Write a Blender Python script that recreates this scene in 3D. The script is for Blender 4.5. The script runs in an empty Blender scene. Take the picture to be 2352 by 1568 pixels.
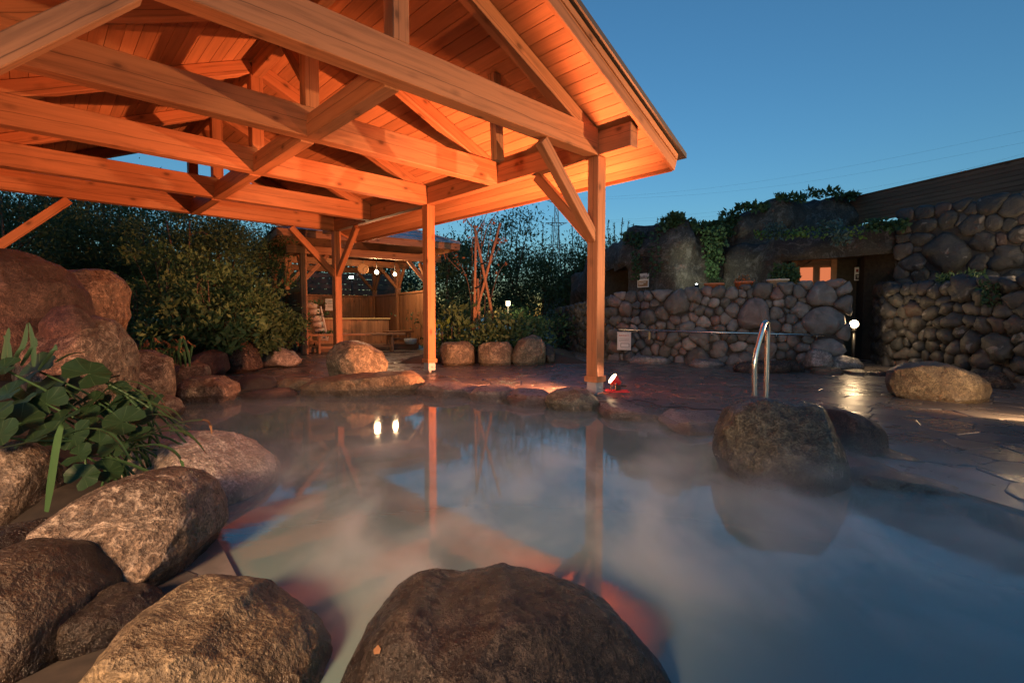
import bpy, bmesh, math, random
import numpy as np
from mathutils import Vector, Matrix, noise
R = math.radians
random.seed(7)
rng = np.random.default_rng(11)
SC = bpy.context.scene
COL = SC.collection

# ---------------------------------------------------------------- camera
H = 0.98                      # eye height above the paving
PITCH = 0.0494943
F = 1137.73                   # focal length in units of a 2352 x 1568 frame
cam_d = bpy.data.cameras.new('camera')
cam_d.sensor_width = 36.0
cam_d.lens = 36.0 * F / 2352.0
cam_d.clip_start = 0.05
cam_d.clip_end = 3000.0
cam = bpy.data.objects.new('camera', cam_d)
cam.location = (0, 0, H)
cam.rotation_euler = (R(90) - PITCH, 0, 0)
COL.objects.link(cam)
SC.camera = cam

# ---------------------------------------------------------------- sky, dusk light, exposure
SUN_EL, SUN_ROT = R(2.4), R(180)
wd = bpy.data.worlds.new('World')
SC.world = wd
wd.use_nodes = True
wn = wd.node_tree
bg = wn.nodes['Background']
skyt = wn.nodes.new('ShaderNodeTexSky')
skyt.sky_type = 'NISHITA'
skyt.sun_disc = False
skyt.sun_elevation = SUN_EL
skyt.sun_rotation = SUN_ROT
skyt.altitude = 0
skyt.air_density = 1.0
skyt.dust_density = 0.0
skyt.ozone_density = 4.0
tint = wn.nodes.new('ShaderNodeMix'); tint.data_type = 'RGBA'; tint.blend_type = 'MULTIPLY'
tint.inputs[0].default_value = 1.0; tint.inputs[7].default_value = (1.34, 1.24, 1.02, 1)     # the photograph's white balance
wn.links.new(skyt.outputs[0], tint.inputs[6]); wn.links.new(tint.outputs[2], bg.inputs[0])
bg.inputs[1].default_value = 0.15
sun_d = bpy.data.lights.new('afterglow', 'SUN')
sun_d.energy = 0.02
sun_d.angle = R(30)
sun_d.color = (0.8, 0.88, 1.0)
sun = bpy.data.objects.new('afterglow', sun_d)
sun.rotation_euler = (R(65), 0, R(-20))
COL.objects.link(sun)
SC.view_settings.view_transform = 'Standard'
SC.view_settings.look = 'None'
SC.view_settings.exposure = 1.15
SC.view_settings.gamma = 1.0
SC.cycles.use_denoising = True
SC.cycles.max_bounces = 6
SC.cycles.diffuse_bounces = 3
SC.cycles.glossy_bounces = 3
SC.cycles.transmission_bounces = 3
SC.cycles.transparent_max_bounces = 8
SC.cycles.volume_bounces = 1
SC.cycles.use_adaptive_sampling = True
SC.cycles.adaptive_threshold = 0.02
SC.cycles.volume_step_rate = 1.5
SC.cycles.volume_max_steps = 96
SC.cycles.sample_clamp_indirect = 4.0
SC.cycles.sample_clamp_direct = 30.0
SC.cycles.caustics_reflective = False
SC.cycles.caustics_refractive = False

# ---------------------------------------------------------------- pixel -> world helpers (2352 x 1568 frame)
def ray(x, y):
    a = (x - 1176) / F; b = -(y - 784) / F
    return Vector((a, math.cos(PITCH) + b * math.sin(PITCH), -math.sin(PITCH) + b * math.cos(PITCH)))
def at(x, y, Y):
    d = ray(x, y); return Vector((0, 0, H)) + d * (Y / d.y)
def gr(x, y, z=0.0):
    d = ray(x, y); return Vector((0, 0, H)) + d * ((z - H) / d.z)

# ---------------------------------------------------------------- materials
class NT:
    def __init__(s, name):
        s.m = bpy.data.materials.new(name); s.m.use_nodes = True
        s.t = s.m.node_tree; s.b = s.t.nodes['Principled BSDF']; s.out = s.t.nodes['Material Output']
    def n(s, typ, ins=None, **kw):
        nd = s.t.nodes.new('ShaderNode' + typ)
        for k, v in kw.items(): setattr(nd, k, v)
        for k, v in (ins or {}).items(): s.put(nd, k, v)
        return nd
    def put(s, nd, k, v):
        i = nd.inputs[k]
        if isinstance(v, bpy.types.NodeSocket): s.t.links.new(v, i)
        elif isinstance(v, bpy.types.Node): s.t.links.new(v.outputs[0], i)
        else:
            if isinstance(v, tuple) and len(v) == 3 and i.type == 'RGBA': v = (*v, 1)
            i.default_value = v
    def set(s, **kw):
        for k, v in kw.items(): s.put(s.b, k.replace('_', ' '), v)
        return s
    def coords(s, scale=(1, 1, 1), rnd=True):
        tc = s.n('TexCoord')
        mp = s.n('Mapping', {'Vector': tc.outputs['Object'], 'Scale': scale})
        if rnd:
            oi = s.n('ObjectInfo')
            sc = s.n('VectorMath', {0: oi.outputs['Random'], 1: (37.0, 53.0, 71.0)}, operation='MULTIPLY')
            s.put(mp, 'Location', sc.outputs[0])
        return mp.outputs[0]
    def rand(s): return s.n('ObjectInfo').outputs['Random']
    def noise(s, vec, scale, detail=5, rough=.55, dist=0.0):
        return s.n('TexNoise', {'Vector': vec, 'Scale': scale, 'Detail': detail, 'Roughness': rough, 'Distortion': dist}).outputs[0]
    def ramp(s, fac, stops, interp='LINEAR'):
        nd = s.n('ValToRGB', {'Fac': fac}); cr = nd.color_ramp; cr.interpolation = interp
        while len(cr.elements) < len(stops): cr.elements.new(0.5)
        for e, (p, c) in zip(cr.elements, stops):
            e.position = p; e.color = (*c, 1) if len(c) == 3 else c
        return nd.outputs[0]
    def mix(s, fac, a, b, mode='MIX'):
        nd = s.n('Mix', data_type='RGBA', blend_type=mode)
        s.put(nd, 0, fac); s.put(nd, 6, a); s.put(nd, 7, b)
        return nd.outputs[2]
    def math(s, op, a, b=0.0, c=None):
        nd = s.n('Math', operation=op); s.put(nd, 0, a); s.put(nd, 1, b)
        if c is not None: s.put(nd, 2, c)
        return nd.outputs[0]
    def bump(s, h, strength=.3, dist=.02, prev=None):
        nd = s.n('Bump', {'Height': h, 'Strength': strength, 'Distance': dist})
        if prev is not None: s.put(nd, 'Normal', prev)
        return nd.outputs[0]
def g3(c, k): return tuple(x * k for x in c)

def wood(name, base, dark=.55, rough=.55, sc=1.0, knots=True, spread=.25):
    t = NT(name)
    v = t.coords((0.5 * sc, 9 * sc, 9 * sc))
    gr_ = t.noise(v, 2.2, 6, .6, .6)
    fine = t.noise(t.coords((1.2 * sc, 60 * sc, 60 * sc)), 2.0, 3, .6)
    c = t.ramp(gr_, [(.25, g3(base, dark)), (.5, base), (.75, g3(base, 1.18))])
    c = t.mix(t.math('MULTIPLY', fine, .35), c, g3(base, .6))
    if knots:
        vo = t.n('TexVoronoi', {'Vector': t.coords((2.0 * sc, 3.6 * sc, 3.6 * sc)), 'Scale': 1.35, 'Randomness': 1.0})
        kn = t.math('ADD', vo.outputs['Distance'], t.math('MULTIPLY', t.noise(v, 8, 2), .05))
        kf = t.ramp(kn, [(.0, (1, 1, 1)), (.10, (.85, .85, .85)), (.15, (.35, .35, .35)), (.26, (0, 0, 0))])
        c = t.mix(t.math('MULTIPLY', kf, .85), c, g3(base, .2))
        tc = t.n('TexCoord'); sp = t.n('SeparateXYZ', {0: tc.outputs['Object']})
        ln = t.noise(t.n('Mapping', {'Vector': tc.outputs['Object'], 'Scale': (.9, .01, .01)}).outputs[0], 1.0, 4)
        zz = t.math('ADD', sp.outputs[2], t.math('MULTIPLY', t.math('SUBTRACT', ln, .5), .09))
        zz = t.math('ADD', zz, t.math('MULTIPLY', t.math('SUBTRACT', t.rand(), .5), .12))
        ck_ = t.ramp(t.math('ABSOLUTE', zz), [(0, (1,) * 3), (.0022, (1,) * 3), (.0042, (0,) * 3)])
        c = t.mix(t.math('MULTIPLY', ck_, .8), c, g3(base, .12))
    rv = t.ramp(t.rand(), [(0, (1 - spread,) * 3), (1, (1 + spread * .5,) * 3)])
    c = t.mix(1.0, c, rv, 'MULTIPLY')
    t.set(Base_Color=c, Roughness=rough, Normal=t.bump(fine, .25, .004))
    t.b.inputs['Specular IOR Level'].default_value = .3
    return t.m

def stone(name, a, b, vein=None, rough=(.3, .6), scale=3.0, bump=.5, pat=1.0, spread=.2):
    t = NT(name)
    v = t.coords()
    n1 = t.noise(v, scale, 8, .62, 1.1)
    n2 = t.noise(v, scale * 7, 6, .65, .4)
    n3 = t.noise(v, scale * 34, 3, .6)
    c = t.ramp(n1, [(.3, g3(a, .55)), (.45, a), (.58, b), (.72, g3(b, 1.25))])
    c = t.mix(t.ramp(n2, [(.38, (.85,) * 3), (.62, (0,) * 3)]), c, g3(a, .35))
    c = t.mix(t.ramp(n3, [(.40, (.75,) * 3), (.56, (0,) * 3)]), c, g3(a, .3))
    c = t.mix(t.ramp(n3, [(.6, (0,) * 3), (.72, (.5,) * 3)]), c, g3(b, 1.6))
    if vein:
        w = t.noise(t.n('VectorMath', {0: v, 1: t.n('VectorMath', {0: t.n('TexNoise', {'Vector': v, 'Scale': scale * 1.3, 'Detail': 4}).outputs[1], 1: (.9, .9, .9)}, operation='MULTIPLY').outputs[0]}, operation='ADD').outputs[0], scale * 1.8, 6, .6, 1.5)
        w = t.math('PINGPONG', t.math('MULTIPLY', w, 5.0), .5)
        vf = t.ramp(w, [(.0, (1,) * 3), (.09, (.5,) * 3), (.2, (0,) * 3)])
        c = t.mix(t.math('MULTIPLY', t.math('MULTIPLY', vf, t.ramp(n2, [(.4, (.1,) * 3), (.6, (1,) * 3)])), .8), c, vein)
    c = t.mix(1.0, c, t.ramp(t.rand(), [(0, (1 - spread,) * 3), (1, (1 + spread,) * 3)]), 'MULTIPLY')
    zz = t.n('SeparateXYZ', {0: t.n('NewGeometry').outputs['Position']}).outputs[2]
    wet = t.n('MapRange', {'Value': t.math('ADD', zz, t.math('MULTIPLY', n2, -.09)), 'From Min': -.02, 'From Max': .015, 'To Min': 1.0, 'To Max': 0.0}).outputs[0]
    c = t.mix(t.math('MULTIPLY', wet, .62), c, g3(a, .22))                      # wet tide line just above the water
    rr = t.mix(wet, t.ramp(n2, [(.3, (rough[0],) * 3), (.7, (rough[1],) * 3)]), (.12, .12, .12, 1))
    b1 = t.bump(n1, bump * .5, .05)
    b2 = t.bump(n2, bump, .03, b1)
    b3 = t.bump(n3, bump, .010, b2)
    t.set(Base_Color=c, Roughness=rr, Normal=b3)
    return t.m

def plain(name, col, rough=.5, metal=0.0, spread=0.0, nz=0.0):
    t = NT(name)
    c = col
    if nz: c = t.ramp(t.noise(t.coords(), 14, 5), [(.3, g3(col, 1 - nz)), (.7, g3(col, 1 + nz))])
    if spread: c = t.mix(1.0, c if not isinstance(c, tuple) else (*c, 1), t.ramp(t.rand(), [(0, (1 - spread,) * 3), (1, (1 + spread,) * 3)]), 'MULTIPLY')
    t.set(Base_Color=c, Roughness=rough, Metallic=metal)
    return t.m
def glow(name, col, k):
    t = NT(name); e = t.n('Emission', {'Color': col, 'Strength': k}); t.t.links.new(e.outputs[0], t.out.inputs[0]); return t.m
def leafmat(name, a, b, rough=.45, vein=None):
    t = NT(name)
    nz = t.noise(t.coords(), 5.0, 3)
    gi = t.n('NewGeometry').outputs['Random Per Island']
    c = t.mix(gi, (*a, 1), (*b, 1))
    c = t.mix(t.math('MULTIPLY', nz, .6), c, (*g3(a, .5), 1))
    if vein:
        sp = t.n('SeparateXYZ', {0: t.n('TexCoord').outputs['Object']})
        an = t.math('ARCTAN2', sp.outputs[1], sp.outputs[0])
        w = t.math('ABSOLUTE', t.math('SINE', t.math('MULTIPLY', an, 4.5)))
        vf = t.ramp(w, [(0, (1,) * 3), (.12, (0,) * 3)])
        c = t.mix(t.math('MULTIPLY', vf, .55), c, (*vein, 1))
    t.set(Base_Color=c, Roughness=rough)
    t.b.inputs['Specular IOR Level'].default_value = .35
    tr = t.n('BsdfTranslucent', {'Color': c})
    mx = t.n('MixShader', {0: .22, 1: t.b.outputs[0], 2: tr.outputs[0]})
    t.t.links.new(mx.outputs[0], t.out.inputs[0])
    return t.m

WOOD = wood('cedar', (.47, .20, .088), .5)
WOODB = wood('cedar_board', (.50, .225, .10), .7, sc=.8, knots=False, spread=.22)
WOOD2 = wood('weathered_cedar', (.34, .17, .085))
WOOD3 = wood('dark_plank', (.15, .085, .055), spread=.15)
WOODP = wood('pale_rail', (.46, .36, .17), knots=False)
BAMBOO = wood('stake_bamboo', (.34, .19, .10), knots=False)
BARK = wood('bark', (.10, .07, .05), knots=False)
RK_BROWN = stone('brown_marbled_rock', (.13, .085, .055), (.26, .18, .12), (.46, .36, .27), (.22, .5), 2.6, .9)
RK_PALE = stone('pale_rock', (.48, .38, .30), (.62, .51, .41), None, (.45, .7), 2.0, .7)
RK_OCHRE = stone('ochre_rock', (.22, .15, .08), (.38, .29, .17), None, (.35, .65), 2.4, .9)
RK_DARK = stone('wet_dark_rock', (.045, .032, .024), (.11, .08, .058), None, (.12, .4), 4.2, 1.0)
RK_UMBER = stone('umber_rock', (.07, .045, .026), (.13, .09, .055), None, (.3, .6), 2.6, .8)
RK_RED = stone('red_rock', (.11, .062, .046), (.185, .11, .082), None, (.4, .65), 3.6, 1.0)
RK_GREY = stone('grey_rock', (.17, .16, .15), (.30, .28, .26), (.42, .40, .38), (.3, .6), 2.6, .6)
RK_GREEN = stone('mossy_rock', (.15, .135, .085), (.30, .27, .18), (.42, .38, .27), (.3, .6), 2.4, .8)
RK_WET = stone('wet_green_rock', (.055, .05, .035), (.13, .115, .075), None, (.08, .35), 2.4, .9)
RK_RIM = stone('rim_stone', (.17, .135, .11), (.30, .25, .215), None, (.2, .5), 2.6, .7, spread=.3)
CAVE = stone('moulded_rock', (.04, .033, .028), (.08, .068, .058), (.13, .125, .125), (.55, .85), .9, .9)
STEEL = plain('brushed_steel', (.62, .60, .57), .22, 1.0)
STEELD = plain('galvanised_steel', (.42, .45, .47), .5, .3)
REDP = plain('red_paint', (.62, .03, .035), .35)
BLACKP = plain('black_plastic', (.012, .012, .012), .45)
WHITEP = plain('white_panel', (.74, .71, .68), .4)
GREYM = plain('roof_metal', (.11, .095, .075), .45, .2)
SLATE = plain('slate', (.27, .29, .33), .45, spread=.25, nz=.2)  # lightened to blue-grey to carry the sky reflected in the slates
SOIL = plain('soil', (.035, .026, .018), .95, nz=.4)
MORTAR = plain('wall_mortar', (.035, .033, .032), .9, nz=.3)
TERRA = plain('terracotta', (.42, .16, .08), .7, nz=.15)
CREAMP = plain('cream_pot', (.55, .47, .38), .6)
INKB = plain('black_ink', (.03, .025, .02), .7)
INKR = plain('red_ink', (.5, .05, .04), .7)
BROWNP = plain('brown_print', (.28, .15, .07), .6)
BULB = glow('lit_bulb', (1, .76, .46), 7.0)
BULBW = glow('lit_white_bulb', (.9, 1, .92), 8.0)
LENS = glow('lit_floodlight', (1, .66, .34), 14.0)
PANE = glow('lit_window', (1, .27, .11), .32)
LF_DARK = leafmat('dark_leaves', (.034, .084, .04), (.066, .135, .062), .65)
LF_MID = leafmat('green_leaves', (.052, .12, .052), (.105, .19, .08), .65)
LF_BRIGHT = leafmat('bright_leaves', (.09, .19, .04), (.17, .28, .06))
LF_BLUE = leafmat('blue_leaves', (.07, .14, .13), (.13, .22, .21))
LF_DRY = leafmat('dry_leaves', (.22, .10, .045), (.34, .17, .08), .7)
LF_BIG = leafmat('broad_leaf', (.016, .042, .015), (.032, .07, .024), .5, (.12, .17, .08))
LF_STRAP = leafmat('strap_leaf', (.04, .10, .04), (.09, .18, .06), .4)

# ---------------------------------------------------------------- object helpers
def tag(o, label=None, cat=None, group=None, kind=None):
    for k, v in (('label', label), ('category', cat), ('group', group), ('kind', kind)):
        if v: o[k] = v
    return o
def par(o, p):
    if p is not None:
        o.parent = p; o.matrix_parent_inverse = p.matrix_basis.inverted()
    return o
def empty(name, loc, label, cat, group=None):
    o = bpy.data.objects.new(name, None); o.matrix_basis = Matrix.Translation(loc); o.empty_display_size = .1
    COL.objects.link(o); return tag(o, label, cat, group, 'thing')
def link(name, me, mat, parent=None, mw=None, smooth=False):
    if mat is not None and not me.materials: me.materials.append(mat)
    o = bpy.data.objects.new(name, me)
    if mw is not None: o.matrix_basis = mw
    COL.objects.link(o); par(o, parent)
    if smooth: me.shade_smooth()
    return o
def mesh(name, verts, faces):
    me = bpy.data.meshes.new(name); me.from_pydata([tuple(v) for v in verts], [], faces); me.update(); return me
def from_bm(name, bm):
    me = bpy.data.meshes.new(name); bm.to_mesh(me); bm.free(); return me
def frame(p0, p1, up=(0, 0, 1)):
    p0, p1 = Vector(p0), Vector(p1); x = (p1 - p0).normalized(); u = Vector(up)
    y = u.cross(x)
    if y.length < 1e-4: y = Vector((0, 1, 0)).cross(x)
    y.normalize(); z = x.cross(y)
    m = Matrix((x, y, z)).transposed().to_4x4(); m.translation = (p0 + p1) / 2
    return m, (p1 - p0).length
def boxme(sx, sy, sz, bev=0.0):
    bm = bmesh.new(); bmesh.ops.create_cube(bm, size=1.0); bmesh.ops.scale(bm, vec=(sx, sy, sz), verts=bm.verts)
    if bev: bmesh.ops.bevel(bm, geom=bm.edges[:], offset=bev, segments=1, affect='EDGES')
    return from_bm('box', bm)
def beam(name, p0, p1, w, h, mat, parent=None, up=(0, 0, 1), bev=.006):
    m, L = frame(p0, p1, up)
    return link(name, boxme(L, w, h, bev), mat, parent, m)
def box(name, c, size, mat, parent=None, rz=0.0, bev=.003):
    return link(name, boxme(*size, bev), mat, parent, Matrix.Translation(c) @ Matrix.Rotation(rz, 4, 'Z'))
def tubeme(pts, rad, seg=10, cap=True):
    pts = [Vector(p) for p in pts]; rads = rad if isinstance(rad, (list, tuple)) else [rad] * len(pts)
    vs, fs = [], []
    n0 = None
    for i, p in enumerate(pts):
        d = (pts[min(i + 1, len(pts) - 1)] - pts[max(i - 1, 0)]).normalized()
        if n0 is None:
            n0 = d.orthogonal().normalized()
        else:
            n0 = (n0 - d * n0.dot(d)).normalized()
        b = d.cross(n0)
        for k in range(seg):
            a = 2 * math.pi * k / seg
            vs.append(p + (n0 * math.cos(a) + b * math.sin(a)) * rads[i])
    for i in range(len(pts) - 1):
        for k in range(seg):
            k2 = (k + 1) % seg
            fs.append((i * seg + k, i * seg + k2, (i + 1) * seg + k2, (i + 1) * seg + k))
    if cap:
        fs.append(tuple(range(seg))[::-1]); fs.append(tuple((len(pts) - 1) * seg + k for k in range(seg)))
    return mesh('tube', vs, fs)
def tube(name, pts, rad, mat, parent=None, seg=10, c=None):
    c = Vector(c) if c is not None else Vector(pts[0])
    o = link(name, tubeme([Vector(p) - c for p in pts], rad, seg), mat, parent, Matrix.Translation(c), smooth=True)
    return o
def spline(pts, n=8):
    pts = [Vector(p) for p in pts]; out = []
    for i in range(len(pts) - 1):
        a, b, c, d = pts[max(i - 1, 0)], pts[i], pts[i + 1], pts[min(i + 2, len(pts) - 1)]
        for k in range(n):
            t = k / n
            out.append(.5 * ((2 * b) + (c - a) * t + (2 * a - 5 * b + 4 * c - d) * t * t + (3 * b - a - 3 * c + d) * t ** 3))
    out.append(pts[-1]); return out
def latheme(prof, seg=20):
    vs, fs = [], []
    for r, z in prof:
        for k in range(seg):
            a = 2 * math.pi * k / seg; vs.append((r * math.cos(a), r * math.sin(a), z))
    for i in range(len(prof) - 1):
        for k in range(seg):
            k2 = (k + 1) % seg; fs.append((i * seg + k, i * seg + k2, (i + 1) * seg + k2, (i + 1) * seg + k))
    fs.append(tuple(range(seg))[::-1]); fs.append(tuple((len(prof) - 1) * seg + k for k in range(seg)))
    return mesh('lathe', vs, fs)
def sphereme(r, sub=2):
    bm = bmesh.new(); bmesh.ops.create_icosphere(bm, subdivisions=sub, radius=r); return from_bm('ball', bm)
def polyfn(poly, Y):
    """radius (metres) of an outline seen in the photograph, at distance Y, as a function of angle round its middle"""
    P = [at(x, y, Y) for x, y in poly]; xs = [p.x for p in P]; zs = [p.z for p in P]
    cx, cz = (min(xs) + max(xs)) / 2, (min(zs) + max(zs)) / 2
    N = 360; Rr = np.zeros(N)
    for i in range(N):
        a = 2 * math.pi * i / N; dx, dz = math.cos(a), math.sin(a); best = .02
        for j in range(len(P)):
            x1, z1 = xs[j] - cx, zs[j] - cz; x2, z2 = xs[(j + 1) % len(P)] - cx, zs[(j + 1) % len(P)] - cz
            ex, ez = x2 - x1, z2 - z1; den = dx * ez - dz * ex
            if abs(den) < 1e-9: continue
            t = (x1 * ez - z1 * ex) / den; s = (x1 * dz - z1 * dx) / den
            if t > 0 and -1e-6 <= s <= 1 + 1e-6: best = max(best, t)
        Rr[i] = best
    k = np.array([1, 2, 3, 2, 1.]) / 9
    Rr = np.convolve(np.concatenate([Rr[-2:], Rr, Rr[:2]]), k, 'valid')
    return cx, cz, Rr
def rock(label, poly, Y, T, mat, sub=4, amp=.12, name='boulder', group=None, seed=None, parent=None, box_=.8, fine=1.0, facets=1.0):
    """a boulder: its outline as seen, its own thickness 2T, lumps and hollows all round"""
    cx, cz, Rr = polyfn(poly, Y)
    bm = bmesh.new(); bmesh.ops.create_icosphere(bm, subdivisions=sub, radius=1.0)
    sd = random.random() * 100 if seed is None else seed
    off = Vector((sd, sd * 1.7, sd * .3)); size = float(np.mean(Rr))
    for v in bm.verts:
        a, c, b = v.co
        rho = math.hypot(a, b); ph = math.atan2(b, a) / (2 * math.pi) * 360 % 360
        i = int(ph); f = ph - i
        rr = Rr[i % 360] * (1 - f) + Rr[(i + 1) % 360] * f
        q = rho ** box_ if rho > 0 else 0
        d = math.copysign(abs(c) ** .85, c)
        v.co = Vector((math.cos(math.radians(ph)) * rr * q, d * T, math.sin(math.radians(ph)) * rr * q))
    rs = random.Random(int(sd * 977)); mx = max(float(Rr.max()), T)
    for _ in range(9 if facets else 0):
        nn = Vector((rs.uniform(-.8, .8), rs.choice((-1, -1, -1, 1)) * rs.uniform(.5, 1), rs.uniform(-.3, .9))).normalized()
        sup = max(v.co.dot(nn) for v in bm.verts) * rs.uniform(.74, .92)
        for v in bm.verts:
            dd = v.co.dot(nn) - sup
            if dd > 0: v.co -= nn * (dd * .8 * facets)
    bm.normal_update()
    ns = [v.normal.copy() for v in bm.verts]
    for v, n in zip(bm.verts, ns):
        p = v.co / size * .9 + off
        h = noise.fractal(p * .9, 1.0, 2.0, 3) * .8
        rd = 1 - abs(noise.noise(p * 1.7 + Vector((5, 5, 5)))) * 2
        h += (rd - .5) * .22
        if sub >= 5: h += (noise.ridged_multi_fractal(p * 2.6, .9, 2.1, 4, 1.0, 2.0) - 1.2) * .16 * fine + noise.fractal(p * 7, .9, 2.1, 4) * .14 * fine
        v.co += n * (h * amp * size)
    o = link(name, from_bm('boulder', bm), mat, parent, Matrix.Translation((cx, Y, cz)), smooth=True)
    if parent is None: tag(o, label, 'boulder', group)
    return o

def leaves_me(P, D, S, wid=.45, fold=.25):
    """one mesh of pointed leaves: P base points, D directions, S lengths (numpy)"""
    n = len(P); D = D / np.maximum(np.linalg.norm(D, axis=1, keepdims=True), 1e-6)
    rv = rng.normal(size=(n, 3)); W = np.cross(D, rv); W /= np.maximum(np.linalg.norm(W, axis=1, keepdims=True), 1e-6)
    Nn = np.cross(W, D); S = S[:, None]
    mid = P + D * S * .45
    V = np.stack([P, mid + W * S * wid * .5 + Nn * S * fold * .3, P + D * S, mid - W * S * wid * .5 + Nn * S * fold * .3], 1).reshape(-1, 3)
    me = bpy.data.meshes.new('leaves')
    me.vertices.add(4 * n); me.vertices.foreach_set('co', V.astype(np.float32).ravel())
    me.loops.add(4 * n); me.loops.foreach_set('vertex_index', np.arange(4 * n, dtype=np.int32))
    me.polygons.add(n); me.polygons.foreach_set('loop_start', np.arange(0, 4 * n, 4, dtype=np.int32))
    me.update(calc_edges=True); me.validate()
    return me
def crown_pts(rad, nclump, nleaf, clump=.28, hollow=.45, droop=0.0):
    """leaf positions gathered in clumps through an uneven ellipsoid"""
    rad = np.array(rad); d = rng.normal(size=(nclump, 3)); d /= np.linalg.norm(d, axis=1, keepdims=True)
    r = hollow + (1 - hollow) * rng.random((nclump, 1)) ** .6
    r *= .75 + .45 * rng.random((nclump, 1))
    C = d * r * rad
    k = rng.integers(0, nclump, nleaf)
    o = rng.normal(size=(nleaf, 3)) * clump * rad.mean() * (.5 + rng.random((nclump, 1))[k])
    o[:, 2] *= .6
    P = C[k] + o
    D = d[k] * .5 + rng.normal(size=(nleaf, 3)) * .8; D[:, 2] += .25 - droop
    return P, D, C
def tree(name, label, cat, base, top, rx, ry, mat, n=2500, leaf=.11, nclump=40, group=None, low=.25, wid=.42, droop=0.0, clump=.22, trunks=1):
    """trunk with limbs + crown of leaves; base point on the soil, top height"""
    base = Vector(base); e = empty(name, base, label, cat, group)
    hgt = top - base.z; c = Vector((0, 0, hgt * (low + 1) / 2)); rz_ = hgt * (1 - low) / 2
    P, D, C = crown_pts((rx, ry, rz_), nclump, n, clump, droop=droop)
    P = P + np.array(c); ok = P[:, 2] > .03; P, D = P[ok], D[ok]
    S = leaf * (.6 + .8 * rng.random(len(P)))
    link('crown', leaves_me(P, D, S, wid), mat, e, Matrix.Translation(base))
    tr = max(.012, hgt * .014)
    vs, fs = [], []
    def add(me):
        k = len(vs); vs.extend(v.co.copy() for v in me.vertices); fs.extend(tuple(k + i for i in p.vertices) for p in me.polygons)
    for t_ in range(trunks):
        o = Vector((random.uniform(-.1, .1), random.uniform(-.1, .1), 0)) * (trunks > 1)
        lean = Vector((random.uniform(-.1, .1) * hgt, random.uniform(-.1, .1) * hgt, hgt * .85))
        pts = spline([o, o + lean * .4 + Vector((random.uniform(-.06, .06), 0, 0)), o + lean], 4)
        add(tubeme(pts, [tr * (1 - .75 * i / len(pts)) for i in range(len(pts))], 6))
        for k in range(max(3, 9 // trunks)):
            s = pts[random.randint(2, len(pts) - 2)]; q = Vector(C[random.randrange(len(C))]) + c
            m_ = (s + q) / 2 + Vector((0, 0, .04 * hgt))
            add(tubeme(spline([s, m_, q], 3), [tr * .5, tr * .45, tr * .4, tr * .35, tr * .3, tr * .2, tr * .12], 5))
    link('trunk', mesh('trunk', vs, fs), BARK, e, Matrix.Translation(base), smooth=True)
    return e

# ================================================================ ground, pool, water, paving
POOL = [(-3.95, 5.79), (-3.41, 6.1), (-2.77, 6.44), (-1.86, 6.5), (-1.2, 6.72), (-.43, 6.44), (.39, 5.93), (.97, 5.33), (1.48, 4.76),
        (1.95, 4.24), (2.3, 3.62), (2.5, 3.2), (2.55, 2.85), (2.66, 2.45), (2.8, 1.7), (3.0, .6), (1.6, .7), (.4, .8), (-.4, 1.0),
        (-.78, 1.5), (-1.05, 1.85), (-1.42, 2.3), (-2.1, 2.9), (-2.5, 3.5), (-3.0, 4.3), (-3.6, 5.1)]
ZW = -0.035
def inpool(x, y, poly=POOL):
    c = False; j = len(poly) - 1
    for i in range(len(poly)):
        xi, yi = poly[i]; xj, yj = poly[j]
        if (yi > y) != (yj > y) and x < (xj - xi) * (y - yi) / (yj - yi) + xi: c = not c
        j = i
    return c
bm = bmesh.new()
outer = [bm.verts.new((x, y, -.018)) for x, y in ((-900, -400), (900, -400), (900, 1500), (-900, 1500))]
inner = [bm.verts.new((x, y, -.018)) for x, y in POOL]
es = [bm.edges.new((l[i], l[(i + 1) % len(l)])) for l in (outer, inner) for i in range(len(l))]
bmesh.ops.triangle_fill(bm, use_beauty=True, use_dissolve=False, edges=es, normal=(0, 0, 1))
bm.faces.ensure_lookup_table()
bad = [f for f in bm.faces if inpool(f.calc_center_median().x, f.calc_center_median().y)]
bmesh.ops.delete(bm, geom=bad, context='FACES_ONLY')
for f in bm.faces:
    if f.normal.z < 0: f.normal_flip()
t = NT('grout_ground')
n = t.noise(t.coords(rnd=False), 6, 6)
t.set(Base_Color=t.ramp(n, [(.3, (.12, .105, .095)), (.7, (.22, .20, .185))]), Roughness=t.ramp(n, [(.3, (.22,) * 3), (.7, (.5,) * 3)]), Normal=t.bump(n, .4, .01))
tag(link('ground', from_bm('ground', bm), t.m), 'wet grouted ground between the paving stones', None, None, 'structure')

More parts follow.
